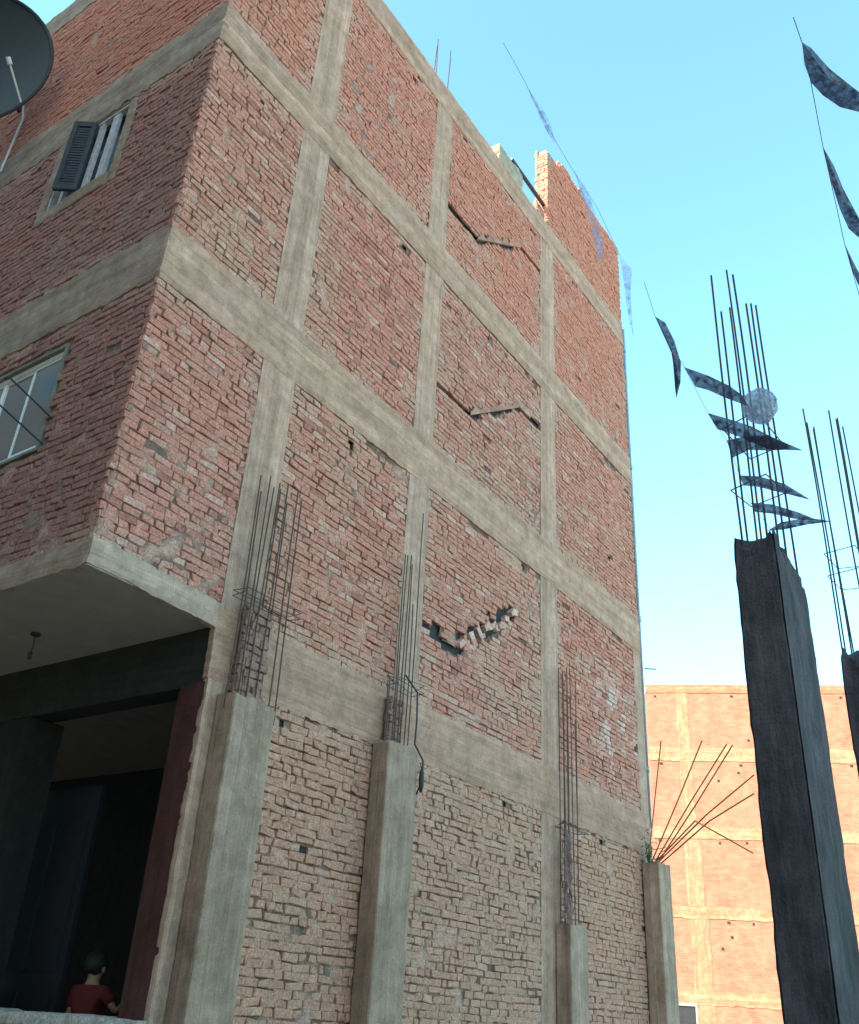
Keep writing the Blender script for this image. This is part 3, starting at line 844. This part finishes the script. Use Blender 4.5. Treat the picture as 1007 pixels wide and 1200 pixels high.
# weed on the far pillar
mb = MB()
for i in range(90):
    a = rnd.uniform(0, 6.28); r_ = abs(rnd.gauss(0, 0.07)); z = 3.66 + abs(rnd.gauss(0.0, 0.16))
    c_ = Vector((9.61 + r_ * math.cos(a), -0.12 + r_ * math.sin(a), z)); d1 = Vector((rnd.gauss(0, 1), rnd.gauss(0, 1), rnd.gauss(0.4, 1))).normalized() * 0.035
    d2 = Vector((rnd.gauss(0, 1), rnd.gauss(0, 1), rnd.gauss(0, 1))).normalized() * 0.010
    mb.add([c_ - d1, c_ + d2, c_ + d1, c_ - d2], [(0, 1, 2, 3)])
for i in range(16):
    mb.tube([(9.60, -0.12, 3.64), (9.60 + rnd.gauss(0, .05), -0.12 + rnd.gauss(0, .05), 3.66 + rnd.uniform(0.1, 0.35))], 0.003, 4)
tag(mb.build('weed', M['weed']), 'small green weed growing on top of the far corner pillar', 'plant')

# cable with a dark lump beside the second pillar
cb_ = empty('hanging_cable', (3.70, -0.23, 4.4)); tag(cb_, 'thin black cable with a dark lump hanging beside the second pillar', 'cable')
mb = MB(); mb.tube([(3.50, -0.22, 4.48), (3.69, -0.235, 4.36), (3.71, -0.235, 4.1), (3.70, -0.235, 3.86), (3.85, -0.235, 3.74), (3.86, -0.235, 3.55), (3.85, -0.05, 3.2), (3.86, -0.03, 1.5), (3.86, -0.03, 0.1)], 0.009, 6); mb.build('wire', M['cable'], cb_)
mb = MB(); mb.tube([(3.84, -0.24, 3.68), (3.83, -0.245, 3.62), (3.835, -0.24, 3.55), (3.84, -0.24, 3.49), (3.84, -0.235, 3.44)], [0.010, 0.022, 0.028, 0.022, 0.010], 9); mb.build('tape_lump', M['cable'], cb_, True)

# ------------------------------------------------------------------ dark pillars in the empty plot
SHADE_DK = (0.105, 0.083, 0.10)  # base colour darkened to paint in the plot pillars' shaded tone
GD = 'dark pillars in the empty plot'
bars = [(1.20, -4.29, 5.84), (1.37, -4.30, 5.72), (1.54, -4.29, 5.86), (1.70, -4.30, 5.95), (1.20, -4.15, 5.88), (1.37, -4.14, 5.70), (1.54, -4.15, 5.86), (1.66, -4.14, 6.3)]
d1_ = pillar('concrete_pillar', 'shade-darkened concrete pillar with a crumbling top and a plastic ball among its bars', 1.16, 1.74, -4.33, -4.10, 3.98, bars, M['pillar_dark'], SHADE_DK, GD, slope=0.06, wob=3.2,
       tie=None, r=0.0062)
for (tz, q0, q1) in ((4.75, 1.17, 1.72), (4.35, 1.2, 1.6)):
    mb = MB(); mb.tube([(q0, -4.32, tz), (q1, -4.33, tz + 0.08), (q1, -4.12, tz + 0.04), (q0, -4.12, tz - 0.05), (q0, -4.32, tz)], 0.004, 5); mb.build('tie_ring', M['rust'], d1_)
bars = [(3.28, -4.20, 6.08), (3.42, -4.19, 6.05), (3.56, -4.20, 6.08), (3.70, -4.19, 6.15), (3.28, -4.38, 6.02), (3.42, -4.40, 6.0), (3.56, -4.38, 6.1), (3.70, -4.40, 6.1)]
d2_ = pillar('concrete_pillar', 'dark concrete pillar cut by the right edge of the picture, bars rising from its top', 3.23, 3.80, -4.43, -4.17, 3.99, bars, M['pillar_dark'], (0.075, 0.062, 0.08), GD, slope=0.03, wob=2.8, r=0.006)  # colour darkened by the same painted shade
for tz in (4.62, 4.8):
    mb = MB(); mb.tube([(3.26, -4.4, tz), (3.72, -4.41, tz + 0.03), (3.72, -4.18, tz + 0.05), (3.26, -4.18, tz - 0.02), (3.26, -4.4, tz)], 0.0035, 5); mb.build('tie_ring', M['rust'], d2_)

# ------------------------------------------------------------------ bunting
PALE_STRING = [(-0.047,-3.303,7.342),(0.152,-3.275,7.395),(0.36,-3.246,7.438),(0.719,-3.177,7.548),(1.093,-3.119,7.642),(1.468,-3.074,7.73),(1.999,-3.04,7.814),(2.612,-2.979,7.789)]
PALE = [[(0.386,-3.231,7.478),(0.587,-3.198,7.55),(0.737,-3.203,7.56),(0.865,-3.192,7.533),(1.001,-3.151,7.53),(0.924,-3.147,7.519),(0.775,-3.154,7.539),(0.658,-3.167,7.554)],[(1.459,-3.079,7.738),(1.737,-3.083,7.731),(2.029,-3.042,7.589),(2.17,-3.013,7.506),(2.268,-2.926,7.452),(2.103,-2.965,7.523),(1.934,-2.993,7.63),(1.739,-3.026,7.715)],[(2.612,-2.979,7.789),(2.809,-3.009,7.767),(2.983,-2.911,7.647),(3.277,-2.806,7.39),(3.113,-2.83,7.5),(2.962,-2.869,7.65)]]
DARK_STRING = [(-0.733,-5.119,5.296),(-0.603,-5.121,5.26),(-0.423,-5.103,5.243),(-0.054,-5.061,5.247),(0.267,-5.033,5.21),(0.558,-5.006,5.189),(0.889,-4.991,5.108),(1.267,-4.985,4.939)]
DARK = [[(-0.62,-5.12,5.273),(-0.555,-5.144,5.295),(-0.414,-5.183,5.298),(-0.274,-5.278,5.212),(-0.201,-5.305,5.196),(-0.213,-5.253,5.184),(-0.273,-5.181,5.2),(-0.334,-5.131,5.245),(-0.394,-5.101,5.283),(-0.489,-5.099,5.299)],[(-0.054,-5.061,5.247),(0.075,-5.076,5.246),(0.195,-5.086,5.189),(0.298,-5.115,5.074),(0.36,-5.115,5.038),(0.374,-5.088,5.031),(0.319,-5.06,5.054),(0.248,-5.048,5.121),(0.156,-5.044,5.216)],[(0.558,-5.006,5.189),(0.689,-5.015,5.169),(0.727,-5.034,5.079),(0.782,-5.028,5.009),(0.733,-5.009,5.055),(0.702,-4.997,5.153)]]
BAR_STRING = [(0.112,-4.099,5.002),(0.239,-4.098,4.864),(0.441,-4.162,4.647),(0.608,-4.211,4.441),(0.709,-4.263,4.313),(0.814,-4.28,4.152),(0.893,-4.298,4.024),(0.983,-4.364,3.885)]
BAR = [[(0.239,-4.098,4.864),(0.291,-4.132,4.847),(0.358,-4.151,4.762),(0.376,-4.167,4.63),(0.379,-4.156,4.511),(0.397,-4.121,4.434),(0.375,-4.146,4.529),(0.373,-4.142,4.654),(0.355,-4.124,4.76),(0.298,-4.105,4.829)],[(0.441,-4.162,4.647),(0.52,-4.257,4.608),(0.516,-4.36,4.503),(0.514,-4.421,4.416),(0.537,-4.434,4.364),(0.532,-4.327,4.45),(0.544,-4.242,4.536),(0.53,-4.182,4.571)],[(0.608,-4.211,4.441),(0.678,-4.297,4.416),(0.709,-4.392,4.36),(0.706,-4.489,4.261),(0.72,-4.624,4.145),(0.726,-4.456,4.21),(0.73,-4.337,4.317),(0.683,-4.229,4.378)],[(0.709,-4.263,4.313),(0.744,-4.356,4.33),(0.699,-4.471,4.272),(0.685,-4.557,4.186),(0.699,-4.562,4.158),(0.732,-4.454,4.204),(0.775,-4.339,4.269),(0.778,-4.26,4.242)],[(0.814,-4.28,4.152),(0.864,-4.365,4.148),(0.851,-4.487,4.061),(0.838,-4.601,3.931),(0.871,-4.456,4.03),(0.887,-4.352,4.098),(0.86,-4.283,4.113)],[(0.893,-4.298,4.024),(0.943,-4.391,4.014),(0.906,-4.516,3.919),(0.889,-4.612,3.839),(0.925,-4.488,3.896),(0.96,-4.381,3.97),(0.936,-4.303,3.988)],[(0.977,-4.344,3.888),(0.996,-4.409,3.93),(0.969,-4.511,3.911),(0.912,-4.609,3.859),(0.905,-4.67,3.827),(0.969,-4.535,3.871),(1.015,-4.411,3.894)]]

def pennant_mesh(pts, parent, mat, name='pennant'):
    P3 = [Vector(p) for p in pts]
    P3 = [q for i in range(len(P3)) for q in (P3[i], P3[i].lerp(P3[(i+1) % len(P3)], 1/3), P3[i].lerp(P3[(i+1) % len(P3)], 2/3))]
    c = sum(P3, Vector()) / len(P3); nrm = Vector()
    for i in range(len(P3)): nrm += (P3[i] - c).cross(P3[(i+1) % len(P3)] - c)
    nrm.normalize(); n_ = len(P3); K = 5; mb = MB(); vs = []; fs = []
    for k in range(K):
        s_ = 1 - k / K
        for p in P3:
            q = c.lerp(p, s_)
            w = 0.020 * nz(q.x * 9, q.y * 9, q.z * 9) + 0.008 * nz(q.x * 26, q.y * 26, q.z * 26)
            vs.append(q + nrm * w * (1 if k else 0.4))
    vs.append(c + nrm * 0.02 * nz(c.x * 9, c.y * 9, c.z * 9))
    for k in range(K - 1):
        for i in range(n_):
            j = (i + 1) % n_; fs.append((k*n_+i, k*n_+j, (k+1)*n_+j, (k+1)*n_+i))
    for i in range(n_): fs.append(((K-1)*n_+i, (K-1)*n_+(i+1) % n_, K*n_))
    mb.add(vs, fs); mb.build(name, mat, parent, True)
def bunting(label, string, flags, mat, r=0.0025):
    S_ = empty('bunting_string', string[0]); tag(S_, label, 'bunting', 'strings of pennants overhead')
    mb = MB(); mb.tube(string, r, 5); mb.build('cord', M['pennant'] if mat != 'pale_pennant' else M['pvc'], S_)
    for f_ in flags: pennant_mesh(f_, S_, M[mat])
bunting('string of pale see-through pennants blowing past the roof corner of the brick building', PALE_STRING, PALE, 'pale_pennant', 0.002)
bunting('string of dark patterned pennants high at the right edge of the sky', DARK_STRING, DARK, 'print_pennant', 0.0018)
bunting('string of dark curled pennants tangled with the bars of the dark pillar', BAR_STRING, BAR, 'print_pennant', 0.0012)

# translucent ball
mb = MB(); bc = Vector((0.836, -4.422, 4.55)); vs = []; fs = []; nn_, mm_ = 16, 24
for i in range(nn_ + 1):
    th = math.pi * i / nn_
    for j in range(mm_):
        ph = 2 * math.pi * j / mm_
        d = Vector((math.sin(th) * math.cos(ph), math.sin(th) * math.sin(ph), math.cos(th)))
        r_ = 0.088 + 0.012 * nz(d.x * 2.2, d.y * 2.2, d.z * 2.2) + 0.008 * abs(nz(d.x * 6, d.y * 6, d.z * 6))
        vs.append(bc + Vector((d.x * r_, d.y * r_, d.z * r_ * 1.12)))
for i in range(nn_):
    for j in range(mm_):
        j2 = (j + 1) % mm_; fs.append((i*mm_+j, (i+1)*mm_+j, (i+1)*mm_+j2, i*mm_+j2))
mb.add(vs, fs)
tag(mb.build('plastic_ball', M['clear']), 'crumpled clear plastic ball stuck among the bars of the dark pillar', 'plastic ball')

# ------------------------------------------------------------------ satellite dish high on the street wall
D_ = empty('satellite_dish', (-0.1, 3.7, 11.6)); tag(D_, 'dark satellite dish on the street wall at the upper left corner of the picture', 'satellite dish')
dc = Vector((-0.96, 3.80, 11.41)); dn = Vector((-0.70, -0.62, -0.10)).normalized(); R_ = 1.10
ax1 = dn.cross(Vector((0, 0, 1))).normalized(); ax2 = ax1.cross(dn).normalized()
mb = MB(); vs = []; fs = []; K, J = 10, 48
for s_ in (0, 1):
    for i in range(K + 1):
        r_ = R_ * i / K
        for j in range(J):
            a = 2 * math.pi * j / J
            vs.append(dc + ax1 * r_ * math.cos(a) + ax2 * r_ * math.sin(a) + dn * (0.16 * (r_ / R_) ** 2 - 0.16 - 0.012 * s_))
    o_ = s_ * (K + 1) * J
    for i in range(K):
        for j in range(J):
            j2 = (j + 1) % J; f_ = (o_+i*J+j, o_+(i+1)*J+j, o_+(i+1)*J+j2, o_+i*J+j2); fs.append(f_ if s_ else f_[::-1])
mb.add(vs, fs); mb.build('reflector', M['dish'], D_, True)
mb = MB(); mb.tube([dc + ax1 * R_ * math.cos(2*math.pi*j/J) + ax2 * R_ * math.sin(2*math.pi*j/J) for j in range(J + 1)], 0.022, 6); mb.build('rim', M['rust'], D_)
low = dc - ax1 * R_ * 0.82 - ax2 * R_ * 0.56; av = ax1 * 0.13 + ax2 * 0.32 + dn * 0.28
mb = MB(); mb.tube([low, low + av], 0.012, 6)
mb.tube([low + av * 0.96, low + av * 1.14], 0.03, 8); mb.build('receiver_arm', M['alu'], D_)
mb = MB(); mb.tube([dc - dn * 0.2, (0.02, 3.95, 12.0)], 0.03, 8); mb.tube([(-0.02, 3.95, 12.6), (-0.02, 3.95, 11.5)], 0.03, 8); mb.build('bracket', M['black_metal'], D_)
mb = MB(); mb.tube([low, (-0.12, 3.75, 11.6), (-0.03, 3.72, 11.2), (-0.03, 3.78, 10.3)], 0.012, 6); mb.build('lead', M['alu'], D_)

# ------------------------------------------------------------------ lamp under the overhang
H_ = empty('hanging_lamp', (0.70, 1.57, 4.24)); tag(H_, 'small bare bulb holder hanging from the grey underside of the overhang', 'lamp')
mb = MB(); mb.tube([(0.70, 1.57, 4.235), (0.70, 1.57, 4.215)], 0.04, 10); mb.build('ceiling_rose', M['cable'], H_)
mb = MB(); mb.tube([(0.70, 1.57, 4.215), (0.705, 1.565, 4.12), (0.70, 1.57, 4.06)], 0.004, 5); mb.build('wire', M['cable'], H_)
mb = MB(); mb.tube([(0.70, 1.57, 4.07), (0.70, 1.57, 4.01)], 0.017, 8); mb.build('socket', M['cable'], H_)

# iron hooks in front of the lower window
K_ = empty('window_bars', (0, 1.2, 5.9)); tag(K_, 'two thin dark iron rods sticking out in front of the lower window', 'iron rods')
for (a_, b_) in (((0.0, 1.02, 5.80), (-0.30, 1.30, 6.12)), ((0.0, 1.04, 5.55), (-0.30, 1.32, 5.85))):
    mb = MB(); mb.tube([a_, b_, (b_[0] - 0.03, b_[1] + 0.03, b_[2] - 0.02)], 0.009, 6); mb.build('rod', M['black_metal'], K_)

# ------------------------------------------------------------------ low wall in the shop opening, blue door leaf, child
mb = MB()
FW = Face((1.19, 0, 0), (0, 1, 0), (-1, 0, 0))
bricks(mb, FW, 0.05, 5.3, 0.0, 1.40, 'low', rnd, 2.4)
mb.box((1.21, 0.04, 0.0), (1.42, 5.3, 1.40), (0.4, 0.36, 0.32))
conc(mb, FW, 0.02, 5.32, 1.40, 1.475, -0.24, 0.012, rag=0.03, amp=0.008, c=(0.62, 0.58, 0.54), seed=5)
for i in range(len(mb.c)): mb.c[i] = lerp(mb.c[i], (0.58, 0.54, 0.50), 0.55)
tag(mb.build('low_wall', M['whitewash']), 'low worn whitewashed wall across the dark shop opening', 'wall')

DR = empty('door', (1.7, 1.6, 0.7)); tag(DR, 'dark blue panelled door leaf standing open inside the shop', 'door')
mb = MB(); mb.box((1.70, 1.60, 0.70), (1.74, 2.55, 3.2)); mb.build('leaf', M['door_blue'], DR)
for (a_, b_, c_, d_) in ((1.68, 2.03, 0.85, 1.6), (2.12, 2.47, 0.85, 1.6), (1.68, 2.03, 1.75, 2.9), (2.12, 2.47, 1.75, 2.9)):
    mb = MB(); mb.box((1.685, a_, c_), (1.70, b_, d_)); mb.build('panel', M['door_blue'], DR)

# child --------------------------------------------------------------------
def skin_mesh(verts, edges, radii, sub=2):
    me = bpy.data.meshes.new('tmp'); me.from_pydata(verts, edges, [])
    o = bpy.data.objects.new('tmp', me); col.objects.link(o)
    md = o.modifiers.new('Skin', 'SKIN'); md.use_smooth_shade = True
    for i, r_ in enumerate(radii):
        me.skin_vertices[0].data[i].radius = (r_ if isinstance(r_, tuple) else (r_, r_))
    me.skin_vertices[0].data[0].use_root = True
    s_ = o.modifiers.new('Sub', 'SUBSURF'); s_.levels = sub; s_.render_levels = sub
    dg = bpy.context.evaluated_depsgraph_get()
    res = bpy.data.meshes.new_from_object(o.evaluated_get(dg))
    bpy.data.objects.remove(o); return res
def put_mesh(me, name, mat, parent=None, loc=None, rot=0):
    me.materials.clear(); me.materials.append(mat); me.name = name
    for p_ in me.polygons: p_.use_smooth = True
    o = bpy.data.objects.new(name, me); col.objects.link(o)
    if parent: o.parent = parent
    if loc: o.location = loc; o.rotation_euler = (0, 0, rot)
    return o
# local frame: x to the child's right, y forward, z up; feet at 0, height about 1.2
V_ = [(0,0,.60),(0,.0,.75),(0,.0,.90),(0,.005,.975),(0,.01,1.03),(0,.015,1.09),(0,.01,1.15)]; E_ = [(0,1),(1,2),(2,3),(3,4),(4,5),(5,6)]
R2 = [.085,.085,.095,.040,.048,.078,.060]
def chain(start, pts, rs):
    prev = start
    for p_, r_ in zip(pts, rs):
        V_.append(p_); R2.append(r_); E_.append((prev, len(V_) - 1)); prev = len(V_) - 1
    return prev
chain(0, [(.07,0,.53),(.075,.01,.30),(.075,-.01,.06),(.08,.07,.03)], [.065,.045,.03,.025])
chain(0, [(-.07,0,.53),(-.075,.01,.30),(-.075,-.01,.06),(-.08,.07,.03)], [.065,.045,.03,.025])
def arm(side, elbow, wrist, palm, fdir, tdir):
    w = chain(2, [(side*.13,0,.93), elbow, wrist, palm], [.038,.028,.019,.024])
    pv = Vector(palm); fd = Vector(fdir).normalized(); td = Vector(tdir).normalized()
    for k in range(4):
        off = td * (0.016 * (1.5 - k)); L1 = (.022, .026, .024, .018)[k]
        b0 = pv + off + fd * .018; b1 = b0 + fd * L1; b2 = b1 + (fd + Vector((0, .3, -.2))).normalized() * L1 * .8
        chain(w, [tuple(b0), tuple(b1), tuple(b2)], [.0068, .006, .005])
    t0 = pv + td * .026; chain(w, [tuple(t0), tuple(t0 + (td + fd).normalized() * .026)], [.0075, .006])
arm(1, (.235,.05,.80), (.27,.17,.90), (.275,.20,.935), (.1,.35,.9), (-1,.3,0))
arm(-1, (-.17,.0,.74), (-.15,.09,.60), (-.145,.12,.56), (.05,.4,-.9), (1,.4,0))
ch = empty('person', (1.88, 1.44, 0.70)); tag(ch, 'child with short dark hair in a red shirt behind the low wall, one hand raised', 'person')
crot = math.radians(-78)
ch.rotation_euler = (0, 0, crot)
put_mesh(skin_mesh(V_, E_, R2), 'body', M['skin'], ch)
put_mesh(skin_mesh([(0,0,.58),(0,0,.75),(0,0,.90),(0,0,.965),(.135,0,.93),(.20,.03,.85),(-.135,0,.93),(-.16,0,.80)], [(0,1),(1,2),(2,3),(2,4),(4,5),(2,6),(6,7)],
         [.105,.10,.108,.055,.052,.046,.052,.046]), 'shirt', M['shirt'], ch)
put_mesh(skin_mesh([(0,0,.60),(0,0,.56),(.07,0,.50),(.075,.01,.30),(.075,-.005,.09),(-.07,0,.50),(-.075,.01,.30),(-.075,-.005,.09)], [(0,1),(1,2),(2,3),(3,4),(1,5),(5,6),(6,7)],
         [.09,.095,.078,.058,.045,.078,.058,.045]), 'trousers', M['trousers'], ch)
def blob(name, c, rx, ry, rz, mat, cut=None, amp=0.0, parent=ch):
    mb = MB(); vs = []; fs = []; a_, b_ = 12, 20
    for i in range(a_ + 1):
        th = math.pi * i / a_
        for j in range(b_):
            ph = 2*math.pi*j/b_; d = Vector((math.sin(th)*math.cos(ph), math.sin(th)*math.sin(ph), math.cos(th)))
            k = 1 + amp * nz(d.x*4, d.y*4, d.z*4)
            p_ = Vector((c[0]+d.x*rx*k, c[1]+d.y*ry*k, c[2]+d.z*rz*k))
            if cut: p_ = cut(p_)
            vs.append(p_)
    for i in range(a_):
        for j in range(b_):
            fs.append((i*b_+j, (i+1)*b_+j, (i+1)*b_+(j+1)%b_, i*b_+(j+1)%b_))
    me = bpy.data.meshes.new(name); me.from_pydata([tuple(v) for v in vs], [], fs); return put_mesh(me, name, mat, parent)
def haircut(p_):
    if p_.y > 0.055: p_.z = max(p_.z, 1.145); p_.y = min(p_.y, 0.085)
    p_.z = max(p_.z, 1.035); return p_
blob('hair', (0, -.002, 1.125), .087, .094, .090, M['hair'], haircut, 0.22)
for s_ in (-1, 1):
    blob('ear', (s_*.080, .010, 1.085), .010, .018, .026, M['skin'])
    blob('eye', (s_*.028, .083, 1.095), .011, .008, .008, M['hair'])
blob('nose', (0, .093, 1.075), .011, .014, .016, M['skin'])
blob('mouth', (0, .083, 1.045), .020, .007, .006, M['red_paint'])

# ------------------------------------------------------------------ far building in the sun
W_ = Vector((0.4226, -0.9063, 0)); Nf = Vector((-0.9063, -0.4226, 0)); O_ = Vector((32.80, 8.98, 0))
FB = Face(O_, W_, Nf)
fbm = far_brick('far_orange_brick', tuple(W_), (0.37, 0.112, 0.065), (0.46, 0.16, 0.095), (0.39, 0.17, 0.11))
G = empty('brick_building', tuple(O_)); tag(G, 'sunlit orange brick building with pale concrete bands at the far end of the street', 'building')
mb = MB(); Lw = 16.0
def fbox(u0, u1, z0, z1, n0, n1, c=(0.5, 0.5, 0.5)):
    vs = [FB.p(u, z, n) for z in (z0, z1) for (u, n) in ((u0, n0), (u1, n0), (u1, n1), (u0, n1))]
    mb.add(vs, [(0, 1, 2, 3), (4, 7, 6, 5), (0, 4, 5, 1), (1, 5, 6, 2), (2, 6, 7, 3), (3, 7, 4, 0)], c)
# solid front wall; dark plates on it paint the shade of holes and openings
hl = []
for zr in (11.05, 8.05, 5.2, 13.85):
    for i in range(15):
        if rnd.random() < 0.85: hl.append((0.25 + i * 1.07 + rnd.uniform(-0.12, 0.12), zr + rnd.uniform(-0.03, 0.03)))
for i in range(14): hl.append((rnd.uniform(1.6, 14), rnd.uniform(3.2, 13)))
fbox(0, Lw, 0, 14.36, -10, 0); mb.build('wall', fbm, G)
mb = MB()
for (hu, hz) in hl:
    mb = MB(); fbox(hu, hu + rnd.uniform(0.08, 0.14), hz, hz + 0.10, 0.001, 0.006); mb.build('putlog_hole_plate', M['void'], G)
PALE_C = (0.41, 0.235, 0.14)
for k, (za, zb_) in enumerate([(14.04, 14.40), (11.23, 11.76), (8.22, 8.67), (5.37, 5.80), (2.52, 2.98)]):
    mb = MB(); conc(mb, FB, -0.02, Lw, za, zb_, -0.1, 0.03, res=0.2, rag=0.08, amp=0.01, c=PALE_C if k else (0.44, 0.19, 0.11), seed=200 + k); mb.build('beam', M['conc_h'], G)
for k, (ua, ub) in enumerate([(1.17, 1.62), (4.9, 5.35), (8.9, 9.3), (12.6, 13.0)]):
    for (za, zb_) in ((0, 2.54), (2.96, 5.39), (5.78, 8.24), (8.65, 11.25), (11.74, 14.06)):
        mb = MB(); sh = -0.08 * (za < 8) + 0.05 * (za < 3); conc(mb, FB, ua + sh, ub + sh + (0.2 if za < 8 else 0), za, zb_, -0.1, 0.02, res=0.2, rag=0.10, amp=0.01, c=PALE_C, seed=220 + k + za); mb.build('column', M['conc_v'], G)
for (ua, ub, za, zb_) in ((0.46, 1.10, 1.6, 2.46), (6.3, 7.3, 1.4, 2.4)):
    f = empty('window', FB.p(ua, za, 0)); f.parent = G; f.location = Vector(FB.p(ua, za, 0)) - O_
    mb = MB(); fbox(ua, ub, za, zb_, 0.004, 0.015); mb.build('pane', M['void'], f)
    mb = MB(); fbox(ua - 0.06, ub + 0.06, zb_, zb_ + 0.07, 0.0, 0.06); fbox(ua - 0.06, ua, za, zb_, 0.0, 0.05); fbox(ub, ub + 0.06, za, zb_, 0.0, 0.05); mb.build('frame', M['conc_v'], f)

# ------------------------------------------------------------------ unseen building across the street, added and sized to shade the plot
OB = empty('shading_building', (-9.6, 14, 0)); tag(OB, 'unseen tall brick block added across the street to shade the plot', 'building')
obm = far_brick('street_brick', (0.7071, 0.7071, 0), (0.36, 0.15, 0.11), (0.42, 0.2, 0.15), (0.35, 0.29, 0.24))
mb = MB(); mb.box((-20, -11, 0), (-9.6, 42, 20.8)); mb.build('wall', obm, OB)
for k in range(7):
    z = 2.9 * k + 2.6
    mb = MB(); mb.box((-9.6, -11, z), (-9.57, 42, z + 0.45), CON); mb.build('beam', M['conc_h'], OB)
for k in range(6):
    for j in range(12):
        y = -9 + j * 4; z = 3.9 + k * 2.9
        mb = MB(); mb.box((-9.6, y, z), (-9.56, y + 1.2, z + 1.2)); w_ = mb.build('window', M['alu'], OB)
        mb = MB(); mb.box((-9.565, y + 0.07, z + 0.07), (-9.55, y + 1.13, z + 1.13)); mb.build('pane', M['glass'], w_)
